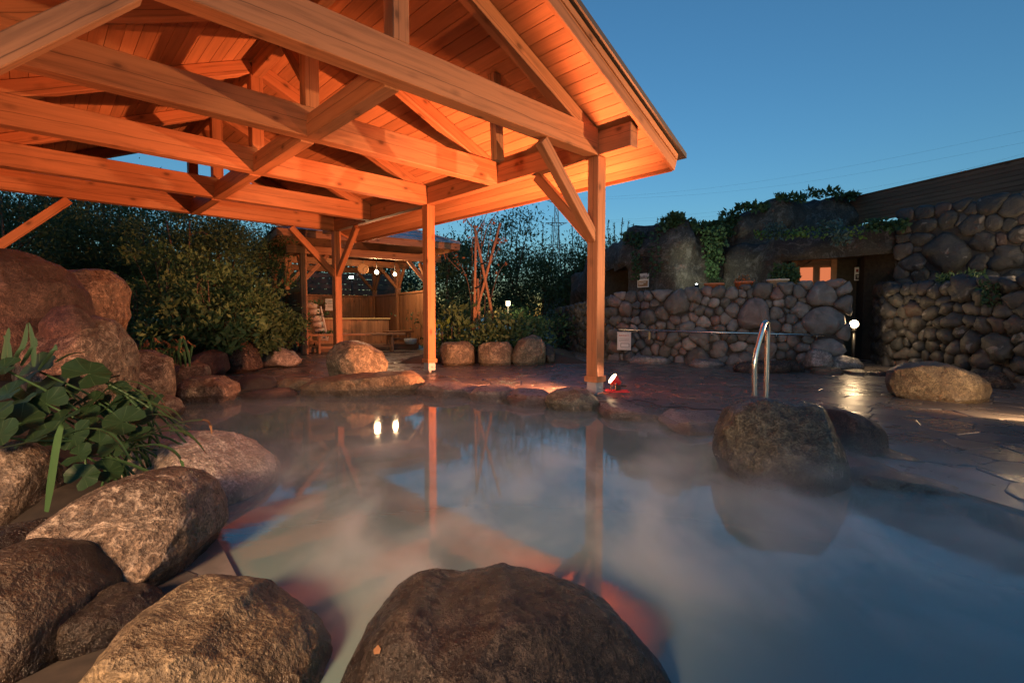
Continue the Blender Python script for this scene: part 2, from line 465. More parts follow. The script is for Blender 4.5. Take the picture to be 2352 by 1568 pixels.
ZF = -.5
t = NT('pool_concrete')
n = t.noise(t.coords(rnd=False), 3, 6)
t.set(Base_Color=t.ramp(n, [(.3, (.10, .12, .12)), (.7, (.17, .19, .18))]), Roughness=.6)
POOLM = t.m
N = len(POOL)
vs = [(x, y, -.02) for x, y in POOL] + [(x, y, ZF) for x, y in POOL]
fs = [(i, (i + 1) % N, N + (i + 1) % N, N + i) for i in range(N)] + [tuple(range(N, 2 * N))]
pool = link('pool_basin', mesh('pool_basin', vs, fs), POOLM)
tag(pool, 'stone lined basin of the hot spring pool under the water', None, None, 'structure')
vs, fs = [], []
for ix in range(40):
    for iy in range(34):
        x = -1.9 + ix * .085 + random.uniform(-.014, .014) + (iy % 2) * .04; y = 1.25 + iy * .08 + random.uniform(-.014, .014)
        if not inpool(x, y) or x > .1 - (y - 1.2) * .15: continue
        r1, r2 = random.uniform(.026, .038), random.uniform(.022, .032); a0 = random.uniform(0, 3)
        k = len(vs)
        for j in range(8):
            a = j * math.pi / 4; dx, dy = r1 * math.cos(a), r2 * math.sin(a)
            px_, py_ = x + dx * math.cos(a0) - dy * math.sin(a0), y + dx * math.sin(a0) + dy * math.cos(a0)
            vs.append((px_, py_, ZF + .002)); vs.append((x + (px_ - x) * .75, y + (py_ - y) * .75, ZF + .014))
        for j in range(8):
            j2 = (j + 1) % 8; fs.append((k + 2 * j, k + 2 * j2, k + 2 * j2 + 1, k + 2 * j + 1))
        fs.append(tuple(k + 2 * j + 1 for j in range(8)))
tag(link('pebble_mosaic', mesh('pebbles', vs, fs), plain('pebble', (.07, .075, .08), .5, nz=.3), pool), kind='stuff')
# a submerged step along the near bank
box('submerged_step', (-1.05, 2.35, -.375), (.9, 1.2, .24), plain('step_stone', (.42, .29, .2), .6, nz=.25), pool, R(-30), .03)

t = NT('spring_water')
v = t.coords((1, 1, 1), rnd=False)
w1 = t.noise(v, 1.6, 3, .5, .3); w2 = t.noise(t.coords((1.0, 2.6, 1.0), rnd=False), 7.0, 2, .5)
nb = t.bump(w2, .02, .012, t.bump(w1, .022, .05))
fr = t.n('Fresnel', {'IOR': 1.58, 'Normal': nb})
gl = t.n('BsdfGlossy', {'Color': (.95, .97, 1.0), 'Roughness': .045, 'Normal': nb})
tp = t.n('BsdfTransparent', {'Color': (.52, .78, .76)})
df = t.n('BsdfDiffuse', {'Color': (.31, .49, .48)})
m1 = t.n('MixShader', {0: .45, 1: tp.outputs[0], 2: df.outputs[0]})
m2 = t.n('MixShader', {0: t.math('MULTIPLY', fr.outputs[0], 1.0), 1: m1.outputs[0], 2: gl.outputs[0]})
t.t.links.new(m2.outputs[0], t.out.inputs[0])
tag(link('pool_water', mesh('water', [(x, y, ZW) for x, y in POOL], [tuple(range(N))[::-1]]), t.m), 'still cloudy hot spring water reflecting the dusk sky', None, None, 'structure')

# crazy paving: power cells, each stone its own slab
def cells(seeds, wts, bounds, nn=16):
    S = np.array(seeds); Wt = np.array(wts); out = []
    for i in range(len(S)):
        d2 = ((S - S[i]) ** 2).sum(1); idx = np.argsort(d2)[1:nn + 1]
        x0, x1, y0, y1 = bounds
        poly = [(x0, y0), (x1, y0), (x1, y1), (x0, y1)]
        for j in idx:
            nx, ny = S[j] - S[i]; dd = d2[j]
            if dd < 1e-9: continue
            lim = (dd + Wt[i] - Wt[j]) / 2
            new = []
            for k in range(len(poly)):
                a, b = poly[k], poly[(k + 1) % len(poly)]
                fa = (a[0] - S[i][0]) * nx + (a[1] - S[i][1]) * ny - lim; fb = (b[0] - S[i][0]) * nx + (b[1] - S[i][1]) * ny - lim
                if fa <= 0: new.append(a)
                if fa * fb < 0:
                    s = fa / (fa - fb); new.append((a[0] + (b[0] - a[0]) * s, a[1] + (b[1] - a[1]) * s))
            poly = new
            if len(poly) < 3: break
        out.append(poly if len(poly) >= 3 else None)
    return out
t = NT('wet_flagstone')
v = t.coords()
n1 = t.noise(v, 2.2, 6, .6, .5); n2 = t.noise(v, 22, 4)
c = t.ramp(t.rand(), [(0, (.095, .082, .075)), (.3, (.125, .112, .102)), (.55, (.145, .124, .11)), (.75, (.11, .105, .10)), (.95, (.13, .108, .092)), (1, (.17, .085, .07))])
c = t.mix(t.math('MULTIPLY', n1, .5), c, (.07, .058, .05, 1))
t.set(Base_Color=c, Roughness=t.ramp(n1, [(.3, (.16,) * 3), (.65, (.42,) * 3)]), Normal=t.bump(n2, .35, .006, t.bump(n1, .5, .025)))
FLAG = t.m
SP = .43
sd = [(x * SP + random.uniform(-.15, .15) + (j % 2) * .2, 1.2 + j * SP * .9 + random.uniform(-.15, .15)) for j in range(42) for x in range(-24, 24)]
cl = cells(sd, [random.uniform(-.012, .02) for _ in sd], (-12, 12, .5, 18))
flags = []
for s, p in zip(sd, cl):
    if p is None or s[0] > 7.9 or s[0] < -9: continue
    if s[0] < -3.6 and s[1] < 8.2: continue
    if inpool(*s) or any(inpool(*q) for q in p): continue
    if s[0] > 2.4 and s[1] > 12: continue
    x_, y_ = s
    if y_ < .4 or abs(x_) / y_ > 1.25: continue
    flags.append((math.hypot(*s), s, p))
flags.sort(key=lambda q: q[0])
def slab(c, p, h=.02):
    q = []
    for k in range(len(p)):
        a, b = p[k], p[(k + 1) % len(p)]
        for f in (.12, .88): q.append((a[0] + (b[0] - a[0]) * f - c[0], a[1] + (b[1] - a[1]) * f - c[1]))
    n = len(q); ti, tj = random.uniform(-.012, .012), random.uniform(-.012, .012)
    vs = [(x * .985, y * .985, -.03) for x, y in q] + [(x * .982, y * .982, h - .032 + x * ti + y * tj) for x, y in q] + [(x * .95, y * .95, h - .029 + x * ti + y * tj) for x, y in q]
    fs = [(i, (i + 1) % n, n + (i + 1) % n, n + i) for i in range(n)] + [(n + i, n + (i + 1) % n, 2 * n + (i + 1) % n, 2 * n + i) for i in range(n)] + [tuple(range(2 * n, 3 * n))]
    return vs, fs
pav = bpy.data.objects.new('paving', None); pav.matrix_basis = Matrix.Translation((3, 6, 0)); COL.objects.link(pav)
tag(pav, 'wet crazy paving of irregular dark flagstones round the pool', None, None, 'structure')
rv, rf = [], []
for i, (d, s, p) in enumerate(flags):
    v_, f_ = slab(s, p)
    if i < 300: link('flagstone', mesh('flagstone', v_, f_), FLAG, pav, Matrix.Translation((*s, 0)))
    else:
        k = len(rv); rv += [(a + s[0], b + s[1], c_) for a, b, c_ in v_]; rf += [tuple(k + j for j in q) for q in f_]
if rv: tag(link('far_flagstones', mesh('far_flagstones', rv, rf), FLAG, pav), kind='stuff')

# ================================================================ the timber pavilion over the pool
YAW = R(44.01)
AX = Vector((-math.sin(YAW), math.cos(YAW), 0)); BX = Vector((math.cos(YAW), math.sin(YAW), 0))
OP = Vector((1.05, 6.126, 0))
def pv(u, v, z): return OP + AX * u + BX * v + Vector((0, 0, z))
ZT, HT, WT, SL, KS = 2.944, .32, .166, 5.46, .438
UT = [0, 1.82, 3.64, 5.646, 7.346]; VC = -SL / 2; PW = .16
ZR = ZT + HT                                      # where the boards meet the wall plate's inner edge
P1 = empty('timber_pavilion', pv(3.6, VC, 0), 'large open cedar pavilion with exposed trusses over the pool', 'pavilion')
def zroof(v): return ZR - KS * (v if v > VC else (-SL - v))
UF, UB = -.53, 7.346 + .166 + .6
for i, u in enumerate(UT):
    uc = u + WT / 2
    beam('tie_beam', pv(uc, -SL + .001, ZT + HT / 2), pv(uc, -.001, ZT + HT / 2), WT, HT, WOOD, P1)
    # principal rafters, cut under the boards
    rd = .17 / math.cos(math.atan(KS))
    for sgn in (1, -1):
        a = pv(uc, VC + sgn * .06, zroof(VC + sgn * .06) - rd / 2 - .004); e_ = -.05 if sgn > 0 else -SL + .05
        b = pv(uc, e_, zroof(e_) - rd / 2 - .004)
        beam('rafter', a, b, WT - .03, .17, WOOD, P1)
    beam('king_post', pv(uc, VC, ZT + HT + .001), pv(uc, VC, zroof(VC) - .17), .16, WT - .012, WOOD, P1, up=BX)
    if i < 4:
        beam('centre_beam', pv(u + WT + .001, VC, ZT + .105), pv(UT[i + 1] - .001, VC, ZT + .105), .15, .24, WOOD, P1)
        beam('ridge_beam', pv(u + WT + .001, VC, zroof(VC) - .155), pv(UT[i + 1] - .001, VC, zroof(VC) - .155), .12, .2, WOOD, P1)
        if i in (1, 2, 3):
            beam('ridge_strut', pv(u + WT, VC, ZT + HT + .35), pv(u + WT + .55, VC, zroof(VC) - .26), .1, .12, WOOD, P1)
for v in (PW / 2, -SL - PW / 2):
    beam('wall_plate', pv(-.448, v, ZT + HT / 2 - .02), pv(UB - .12, v, ZT + HT / 2 - .02), PW - .004, HT - .04, WOOD, P1)
    for u in (UT[0], UT[2], UT[4]):
        uc = u + PW / 2
        po = beam('post', pv(uc, v, .165), pv(uc, v, ZT - .001), PW, PW, WOOD, P1, up=AX)
        co = box('post_collar', pv(uc, v, .20), (PW + .035, PW + .035, .07), WOOD, po, YAW)
        box('post_shoe', pv(uc, v, .095), (PW - .012, PW - .012, .135), STEELD, po, YAW)
        tube('shoe_stem', [pv(uc, v, -.02), pv(uc, v, .03)], .028, STEELD, po)
        for k in (-1, 1): tube('shoe_bolt', [pv(uc - .09 * k, v, .09), pv(uc - .072 * k, v, .09)], .014, STEELD, po)
        # knee braces to the tie beam and along the wall plate
        s = -1 if v > 0 else 1
        vi = v + s * PW / 2
        if u != UT[2]: beam('knee_brace', pv(uc, vi - s * .03, ZT - 1.0), pv(uc, vi + s * .94, ZT - .03), .105, .13, WOOD, P1)
        for d_ in (1, -1):
            if (u == 0 and d_ < 0) or (u == UT[4] and d_ > 0): continue
            if u == UT[2]: continue
            ue = u + (PW if d_ > 0 else 0)
            beam('knee_brace', pv(ue - d_ * .03, v, ZT - 1.0), pv(ue + d_ * .92, v, ZT - .03), .105, .13, WOOD, P1)
beam('hanging_post', pv(.63, -1.08, 2.78), pv(.63, -1.13, zroof(-1.1) - .01), .12, .10, WOOD, P1, up=AX)
# sloping ceiling boards, each its own plank, then barge boards, fascia and the metal roof
EV = .90
BW = .152
ck = math.cos(math.atan(KS))
for sgn in (1, -1):
    L = (EV - VC); nb_ = int(L / ck / BW); nrm = Vector((0, 0, 1)) * ck + BX * (sgn * math.sin(math.atan(KS)))
    for k in range(nb_ + 1):
        s0 = k * BW * ck; s1 = min((k + 1) * BW * ck, L)
        if s1 - s0 < .02: continue
        vm = VC + sgn * (s0 + s1) / 2
        c0 = pv(UF + .05, vm, zroof(vm)) + nrm * .009; c1 = pv(UB - .05, vm, zroof(vm)) + nrm * .009
        m, Lb = frame(c0, c1, nrm)
        link('roof_board', boxme(Lb, (s1 - s0) / ck - .005, .018, .002), WOODB, P1, m)
    def sl(v0, v1, u0, u1, z0, z1, name, mat):
        a, b = VC + sgn * (v0 - VC), VC + sgn * (v1 - VC)
        q = []
        for u in (u0, u1):
            for v, z in ((a, z0), (b, z0), (b, z1), (a, z1)):
                q.append(pv(u, v, zroof(v) + z))
        c = sum(q, Vector()) / 8
        o = link(name, mesh(name, [p - c for p in q], [(0, 1, 2, 3), (7, 6, 5, 4), (0, 4, 5, 1), (1, 5, 6, 2), (2, 6, 7, 3), (3, 7, 4, 0)]), mat, P1, Matrix.Translation(c))
        bmm = bmesh.new(); bmm.from_mesh(o.data); bmesh.ops.recalc_face_normals(bmm, faces=bmm.faces); bmm.to_mesh(o.data); bmm.free()
        return o
    def slw(v0, v1, u0, u1, z0, z1, name, mat):   # the same with grain along the slope
        o = sl(v0, v1, u0, u1, z0, z1, name, mat)
        return o
    rot = None
    for (u0, u1) in ((UF, UF + .045), (UB - .045, UB)):
        # barge boards as beams so that the grain runs along them
        a = VC + sgn * .002; b = VC + sgn * (EV - VC + .03)
        beam('barge_board', pv((u0 + u1) / 2, a, zroof(a) + .062), pv((u0 + u1) / 2, b, zroof(b) + .062), .045, .2, WOOD, P1)
        beam('barge_strip', pv((u0 + u1) / 2 - (.03 if u0 < 0 else -.03), a, zroof(a) + .145), pv((u0 + u1) / 2 - (.03 if u0 < 0 else -.03), b, zroof(b) + .145), .025, .07, WOOD, P1)
    vf = VC + sgn * (EV - VC + .012)
    beam('fascia', pv(UF + .047, vf, zroof(vf) + .03), pv(UB - .047, vf, zroof(vf) + .03), .024, .13, WOOD, P1)
    sl(VC + .001, EV - .005, UF + .05, UB - .05, .022, .19, 'roof_deck', GREYM)
    sl(VC + .001, EV + .16, UF - .07, UB + .07, .20, .262, 'roof_metal', GREYM)

# ================================================================ boulders
GRP = 'rocks round the pool'
rock('dark brown wet boulder filling the foreground, a dry leaf on it',
     [(775, 1602), (795, 1534), (835, 1459), (880, 1389), (910, 1364), (955, 1347), (990, 1356), (1022, 1368), (1100, 1359), (1150, 1349), (1182, 1362), (1290, 1386), (1380, 1419),
      (1440, 1454), (1495, 1514), (1540, 1564), (1580, 1614), (1600, 1714), (1500, 1854), (1150, 1894), (850, 1854), (760, 1714)], 1.30, .36, RK_DARK, 7, .06, group=GRP, seed=3.1, box_=.72)
rock('ochre boulder at the bottom edge, between dark rock and brown marbled rock',
     [(252, 1575), (262, 1500), (300, 1440), (332, 1397), (370, 1385), (450, 1393), (515, 1402), (560, 1440), (640, 1480), (700, 1525), (735, 1580), (730, 1720), (500, 1800), (260, 1700)], 1.32, .34, RK_OCHRE, 7, .09, group=GRP, seed=8.2, box_=.72)
rock('brown marbled boulder with swirling cream veins on the near bank',
     [(72, 1335), (78, 1290), (112, 1230), (190, 1152), (250, 1112), (330, 1092), (400, 1098), (440, 1132), (460, 1190), (462, 1240), (430, 1300), (380, 1350), (330, 1400), (290, 1430), (240, 1425), (150, 1405), (90, 1365)], 1.95, .42, RK_BROWN, 7, .08, group=GRP, seed=5.5)
rock('long pale boulder reaching into the water beside the strap leaves',
     [(280, 1065), (330, 1022), (380, 1002), (440, 997), (490, 1007), (540, 1035), (590, 1065), (622, 1095), (624, 1118), (600, 1150), (540, 1180), (470, 1210), (400, 1200), (330, 1150), (285, 1110)], 2.95, .5, RK_PALE, 6, .09, group=GRP, seed=12.4)
rock('smooth brown boulder in the bottom corner beside the ochre one',
     [(-160, 1340), (-60, 1292), (0, 1292), (45, 1302), (100, 1345), (148, 1400), (166, 1470), (162, 1600), (60, 1750), (-150, 1700)], 1.42, .4, RK_UMBER, 6, .07, group=GRP, seed=2.2)
rock('added dark filler stone for the water shadow between the ochre boulder and the marbled one',
     [(140, 1440), (165, 1398), (225, 1372), (285, 1385), (320, 1420), (310, 1500), (230, 1560), (150, 1530)], 1.5, .2, RK_DARK, 6, .12, group=GRP, seed=71)  # added stone, coloured dark in place of the shadow on the water
rock('added dark filler stone for the black gap behind the smooth brown corner boulder',
     [(-80, 1290), (-40, 1225), (40, 1212), (100, 1262), (118, 1330), (60, 1390), (-70, 1380)], 1.72, .22, RK_DARK, 5, .12, group=GRP, seed=72)  # added filler, its dark colour standing in for the black gap
rock('dark brown rock under the broad leaves at the frame edge',
     [(-120, 1010), (0, 1008), (60, 1018), (95, 1070), (100, 1150), (70, 1230), (0, 1290), (-120, 1290)], 2.35, .35, RK_BROWN, 5, .10, group=GRP, seed=9)
rock('tall reddish rock standing highest on the planted bank',
     [(-200, 620), (-80, 560), (0, 568), (40, 576), (92, 605), (128, 655), (134, 720), (140, 800), (100, 900), (-150, 900)], 4.6, .8, RK_RED, 6, .12, group=GRP, seed=17)
rock('small smooth red slab leaning against the tall reddish rock',
     [(100, 735), (128, 705), (180, 700), (212, 745), (210, 790), (150, 830), (105, 820)], 4.15, .15, RK_RED, 4, .04, group=GRP, seed=1)
rock('wide round-topped brown boulder below the tall reddish rock',
     [(50, 850), (75, 800), (130, 742), (190, 722), (235, 733), (268, 780), (276, 850), (270, 930), (180, 990), (60, 960)], 4.3, .5, RK_BROWN, 5, .08, group=GRP, seed=21)
rock('shadowed dark boulder at the back of the bank below the trees',
     [(95, 690), (110, 645), (150, 618), (232, 618), (258, 650), (266, 735), (240, 800), (120, 800)], 6.0, .6, RK_BROWN, 5, .12, group=GRP, seed=30)
rock('block-shaped brown rock with a flat top beside the daylilies',
     [(262, 812), (300, 806), (345, 805), (384, 826), (390, 880), (384, 950), (330, 985), (270, 960)], 5.3, .35, RK_BROWN, 5, .06, group=GRP, seed=33)
rock('low knobbly brown stone at the foot of the block-shaped rock',
     [(340, 935), (370, 905), (400, 915), (412, 945), (395, 975), (345, 970)], 5.0, .2, RK_BROWN, 4, .1, group=GRP, seed=34)
rock('rounded brown boulder in the water at the pool corner',
     [(392, 912), (410, 882), (440, 866), (500, 862), (540, 882), (546, 905), (530, 935), (470, 950), (400, 945)], 6.05, .33, RK_BROWN, 5, .06, group=GRP, seed=36)
rock('small stack-like brown stone between rounded boulder and red boulder',
     [(388, 862), (398, 842), (440, 830), (470, 840), (478, 865), (450, 885), (395, 885)], 7.0, .25, RK_BROWN, 4, .12, group=GRP, seed=37)
rock('smooth dark red boulder at the back of the pool corner',
     [(440, 850), (448, 815), (490, 803), (508, 812), (517, 850), (500, 868), (450, 868)], 7.8, .35, RK_RED, 4, .05, group=GRP, seed=38)
rock('olive boulder half hidden behind the dark red boulder',
     [(400, 810), (425, 790), (470, 786), (490, 800), (495, 840), (420, 850)], 8.6, .3, RK_GREEN, 4, .08, group=GRP, seed=39)
rock('squat red-brown stone on the pool rim beside the rounded boulder',
     [(543, 880), (560, 862), (600, 858), (630, 868), (636, 890), (600, 905), (550, 905)], 6.5, .2, RK_RED, 4, .06, group=GRP, seed=40)
rock('flat red-brown rim stone under the squat stone',
     [(540, 905), (590, 896), (650, 890), (686, 902), (670, 918), (600, 925), (545, 922)], 6.25, .2, RK_RED, 4, .05, group=GRP, seed=41)
rock('small tan stone on the rim beside the long flat boulder',
     [(632, 885), (655, 868), (700, 866), (722, 878), (715, 900), (650, 905)], 6.7, .2, RK_OCHRE, 4, .06, group=GRP, seed=42)
rock('long flat tan boulder on the pool rim under the round boulder',
     [(690, 888), (740, 864), (800, 860), (900, 853), (942, 851), (966, 866), (980, 884), (965, 905), (880, 922), (780, 922), (700, 912)], 6.6, .4, RK_OCHRE, 5, .07, group=GRP, seed=43)
rock('round olive boulder sitting on the paving behind the long flat boulder',
     [(753, 835), (758, 802), (780, 785), (808, 782), (840, 790), (872, 808), (891, 832), (886, 858), (830, 872), (762, 868)], 7.4, .42, RK_GREEN, 5, .08, group=GRP, seed=45)
rock('pale low rock behind the red boulder near the garden pavilion',
     [(598, 830), (610, 806), (640, 797), (670, 806), (694, 828), (680, 842), (610, 842)], 9.8, .3, RK_GREY, 4, .08, group=GRP, seed=46)
rock('dark rock under the bushes beside the pale low rock',
     [(500, 850), (515, 800), (560, 780), (590, 800), (600, 845), (560, 865)], 9.0, .4, RK_DARK, 4, .1, group=GRP, seed=47)
for lab, poly, mat, sd_ in (
    ('squared olive stone edging the sapling bed, next to the middle post', [(1010, 800), (1018, 786), (1075, 782), (1090, 795), (1090, 835), (1060, 850), (1016, 848)], RK_GREEN, 50),
    ('squared mottled stone in the middle of the sapling bed edging', [(1097, 795), (1108, 785), (1168, 784), (1178, 800), (1176, 840), (1140, 852), (1100, 848)], RK_GREEN, 51),
    ('tall angular stone at the end of the sapling bed edging', [(1174, 815), (1190, 782), (1225, 767), (1246, 772), (1254, 800), (1252, 838), (1215, 852), (1178, 845)], RK_GREEN, 52),
    ('narrow dark stone behind the tall angular edging stone', [(1246, 800), (1258, 788), (1273, 798), (1274, 832), (1258, 845), (1248, 840)], RK_WET, 53)):
    rock(lab, poly, 10.3 if sd_ != 53 else 10.7, .3, mat, 4, .06, group='stones edging the sapling bed', seed=sd_, box_=.6)
rock('lumpy tan boulder in the water at the foot of the near post',
     [(1250, 925), (1256, 905), (1278, 894), (1320, 890), (1352, 897), (1378, 922), (1376, 945), (1330, 965), (1270, 955)], 5.5, .28, RK_GREEN, 5, .1, group=GRP, seed=55)
rock('large wet dark boulder standing in the water in front of the handrail',
     [(1656, 1050), (1664, 990), (1686, 947), (1722, 920), (1762, 911), (1800, 924), (1850, 919), (1880, 932), (1902, 972), (1930, 1012), (1944, 1044), (1958, 1085), (1966, 1120), (1950, 1170), (1850, 1200), (1740, 1160), (1670, 1110)], 3.15, .42, RK_WET, 6, .09, group=GRP, seed=60)
rock('purplish red boulder on the rim behind the large wet boulder',
     [(1870, 960), (1885, 934), (1930, 936), (1982, 957), (2016, 990), (2022, 1022), (2000, 1050), (1900, 1060)], 3.75, .3, RK_RED, 5, .07, group=GRP, seed=61)
rock('big lamp-lit ochre boulder standing alone on the paving',
     [(2056, 880), (2064, 850), (2100, 835), (2150, 831), (2200, 846), (2236, 872), (2244, 890), (2230, 922), (2190, 936), (2110, 932), (2066, 912)], 6.0, .42, RK_OCHRE, 6, .08, group=GRP, seed=62, box_=.7)
RIM = [
    ('long low rim stone next to the flat tan boulder below the middle post', [(945, 892), (985, 880), (1040, 880), (1100, 888), (1116, 906), (1040, 920), (960, 916)], 6.5),
    ('rim stone in the middle of the row between the two posts', [(1076, 902), (1100, 889), (1170, 889), (1196, 900), (1188, 920), (1090, 922)], 6.2),
    ('rim stone touching the lumpy tan boulder by the near post', [(1160, 906), (1190, 895), (1252, 899), (1275, 914), (1250, 932), (1170, 926)], 5.95),
    ('flat wet rim stone below the red work lamp', [(1372, 946), (1400, 929), (1470, 934), (1545, 950), (1552, 966), (1480, 976), (1390, 966)], 5.05),
    ('broad flat rim stone touching the large wet boulder', [(1515, 966), (1560, 948), (1630, 955), (1670, 972), (1672, 1000), (1600, 1000), (1530, 985)], 4.55),
    ('small pebbly rim stone between the wet boulder and the flat grey stone', [(1940, 1066), (1960, 1050), (2010, 1056), (2020, 1074), (1990, 1092), (1945, 1088)], 3.3),
    ('flat grey stone with a mossy end lying on the paving edge', [(1965, 1058), (2000, 1036), (2060, 1036), (2110, 1050), (2134, 1068), (2120, 1084), (2040, 1084)], 3.6),
    ('very long dark rim stone running off the frame edge', [(1965, 1112), (1985, 1086), (2070, 1090), (2190, 1112), (2300, 1146), (2380, 1172), (2400, 1215), (2250, 1190), (2080, 1145)], 2.95)]
for i, (lab, poly, Y) in enumerate(RIM):
    rock(lab, poly, Y, .42 if i < 7 else .3, RK_RIM, 5, .06, 'rim_stone', 'flat stones of the pool rim', 70 + i, box_=.5)['category'] = 'rim stone'
BASE = [
    ('long dark slab at the foot of the cobble wall behind the handrail', [(1684, 850), (1692, 832), (1740, 826), (1835, 830), (1850, 842), (1846, 868), (1700, 868)], 8.9, RK_DARK),
    ('flat pale stone at the foot of the cobble wall left of the long slab', [(1582, 840), (1600, 824), (1640, 824), (1668, 836), (1664, 852), (1600, 854)], 9.9, RK_GREY),
    ('tan block on the paving edge right of the long slab', [(1868, 862), (1875, 846), (1918, 842), (1934, 854), (1930, 872), (1880, 874)], 8.6, RK_OCHRE),
    ('tan block in front of the dark doorway path', [(1934, 864), (1945, 850), (1980, 848), (1992, 862), (1984, 876), (1940, 876)], 8.6, RK_OCHRE),
    ('low dark block closing the row of edging blocks', [(1990, 866), (1998, 852), (2040, 850), (2052, 864), (2046, 878), (1996, 878)], 8.4, RK_DARK),
    ('rounded dark rock at the end of the cobble wall below the globe lamp', [(1890, 850), (1900, 825), (1930, 815), (1975, 825), (1985, 845), (1960, 862)], 9.3, RK_GREY),
    ('small greenish stone leaning on the cobble wall foot', [(1852, 842), (1858, 812), (1872, 800), (1896, 808), (1906, 832), (1890, 848)], 9.2, RK_GREY),
    ('small dark rock beyond the lamp-lit ochre boulder', [(2228, 890), (2240, 862), (2275, 850), (2310, 862), (2320, 890), (2280, 905)], 7.0, RK_DARK),
    ('low flat bluish stone at the foot of the notice', [(1440, 830), (1460, 816), (1520, 818), (1545, 830), (1530, 842), (1450, 842)], 10.6, RK_GREY)]
for i, (lab, poly, Y, mat) in enumerate(BASE):
    rock(lab, poly, Y, .28, mat, 4, .08, group='stones along the foot of the walls', seed=90 + i, box_=.6)
# planted bank behind the left-hand rocks
bm = bmesh.new(); bmesh.ops.create_grid(bm, x_segments=70, y_segments=90, size=1.0)
for v in bm.verts:
    x = -7.9 + v.co.x * 7.6; y = 8.0 + v.co.y * 9.0
    edge = -2.55 - max(0, min(1, (y - 2.5) / 3.3)) * 1.55 - max(0, y - 6) * .35
    if y < 2.9: edge = -2.15 + (2.9 - y) * .95
    d = edge - x
    hgt = (.62 if y > 3.2 else .03 + .59 * max(0, y - 2.2)) * (1 - math.exp(-max(d, 0) * 1.4)) if y < 8 else .45 * (1 - math.exp(-max(d, 0) * .9))
    nz_ = noise.fractal(Vector((x, y, 0)) * .9, 1, 2, 4) * .09 + noise.fractal(Vector((x, y, 4)) * 6, 1, 2, 3) * .03
    v.co = Vector((x, y, -.25 + (hgt + .27 + nz_ if d > 0 else .2 * max(0, 1 + d * 3))))
tag(link('planting_bank', from_bm('bank', bm), SOIL, None, None, True), 'dark planted earth bank behind the rocks', None, None, 'structure')
box('dry_leaf', at(1168 - 420, 1487, 1.0) * 0 + Vector((0, 0, 0)), (.001, .001, .001), LF_DRY) if False else None

# ================================================================ garden pavilion behind the pool
A2 = Vector((.834, .552, 0)); B2 = Vector((-.552, .834, 0)); O2 = Vector((-5.63, 12.0, 0)); R2 = math.atan2(.552, .834)
def q2(a, b, z): return O2 + A2 * a + B2 * b + Vector((0, 0, z))
WA, WB, ZE, K2 = 4.9, 6.4, 3.0, .42
P2 = empty('garden_pavilion', q2(2.45, 3.2, 0), 'smaller wooden pavilion with slate hip roof beyond the pool', 'pavilion')
pa, pb = (.7, 4.2), (.7, 5.7)
for a in pa:
    for b in (.7, 3.2, 5.7):
        beam('post', q2(a, b, 0), q2(a, b, 2.62), .15, .15, WOOD2, P2, up=A2)
        for d_ in ((1, 0), (-1, 0), (0, 1), (0, -1)):
            na, nb_ = a + d_[0] * .62, b + d_[1] * .62
            if not (.6 < na < 4.3 and .6 < nb_ < 5.8): continue
            beam('knee_brace', q2(a + d_[0] * .05, b + d_[1] * .05, 1.98), q2(na, nb_, 2.62), .08, .1, WOOD2, P2)
for b in (.7, 3.2, 5.7): beam('cross_beam', q2(.3, b, 2.72), q2(4.6, b, 2.72), .14, .2, WOOD2, P2)
for a in pa: beam('side_beam', q2(a, .3, 2.84), q2(a, 6.1, 2.84), .14, .1, WOOD2, P2)
apx = WA / 2; zr = ZE + .14 + apx * K2
ea = [(0, 0), (WA, 0), (WA, WB), (0, WB)]
for i in range(4):
    (a0, b0), (a1, b1) = ea[i], ea[(i + 1) % 4]
    beam('fascia', q2(a0, b0, ZE + .03), q2(a1, b1, ZE + .03), .04, .18, WOOD2, P2)
rid = [(apx, apx), (apx, WB - apx)]
pl = [([(0, 0), (WA, 0)], [rid[0]]), ([(WA, 0), (WA, WB)], [rid[1], rid[0]]), ([(WA, WB), (0, WB)], [rid[1]]), ([(0, WB), (0, 0)], [rid[0], rid[1]])]
for eav, top in pl:
    vs = [q2(a, b, ZE + .13) for a, b in eav] + [q2(a, b, zr) for a, b in top]
    dn = [v - Vector((0, 0, .05)) for v in vs]; n = len(vs); c = sum(vs, Vector()) / n
    o = link('roof_slope', mesh('slope', [v - c for v in vs], [tuple(range(n))]), SLATE, P2, Matrix.Translation(c))
    link('ceiling_slope', mesh('soffit', [v - c for v in dn], [tuple(range(n))[::-1]]), WOOD2, P2, Matrix.Translation(c))
ang = math.atan(K2); RH, SW = .205, .34
slm = boxme(SW - .008, .26, .014, .002)
for side in (0, 3):
    Lw = WA if side == 0 else WB
    ux, inn = (A2, B2) if side == 0 else (-B2, A2)
    org = q2(0, 0, ZE + .13) if side == 0 else q2(0, WB, ZE + .13)
    for r in range(13):
        d_ = r * RH * math.cos(ang) + .06
        lo, hi = d_, Lw - d_
        x = lo + (.0 if r % 2 else SW / 2)
        while x < hi - .1:
            c = org + ux * (x + SW / 2 if x + SW < hi else x + .12) + inn * d_ + Vector((0, 0, d_ * K2 + .016 + .006 * (r % 2)))
            m = Matrix((ux, (inn * math.cos(ang) + Vector((0, 0, math.sin(ang)))), ux.cross(inn * math.cos(ang) + Vector((0, 0, math.sin(ang)))))).transposed().to_4x4()
            m = m @ Matrix.Rotation(R(-1.6), 4, 'X'); m.translation = c
            link('slate', slm, SLATE, P2, m); x += SW
for (a, b), t_ in (((0, 0), rid[0]), ((WA, 0), rid[0]), ((0, WB), rid[1])):
    beam('hip_cap', q2(a, b, ZE + .17), q2(*t_, zr + .05), .09, .04, SLATE, P2)
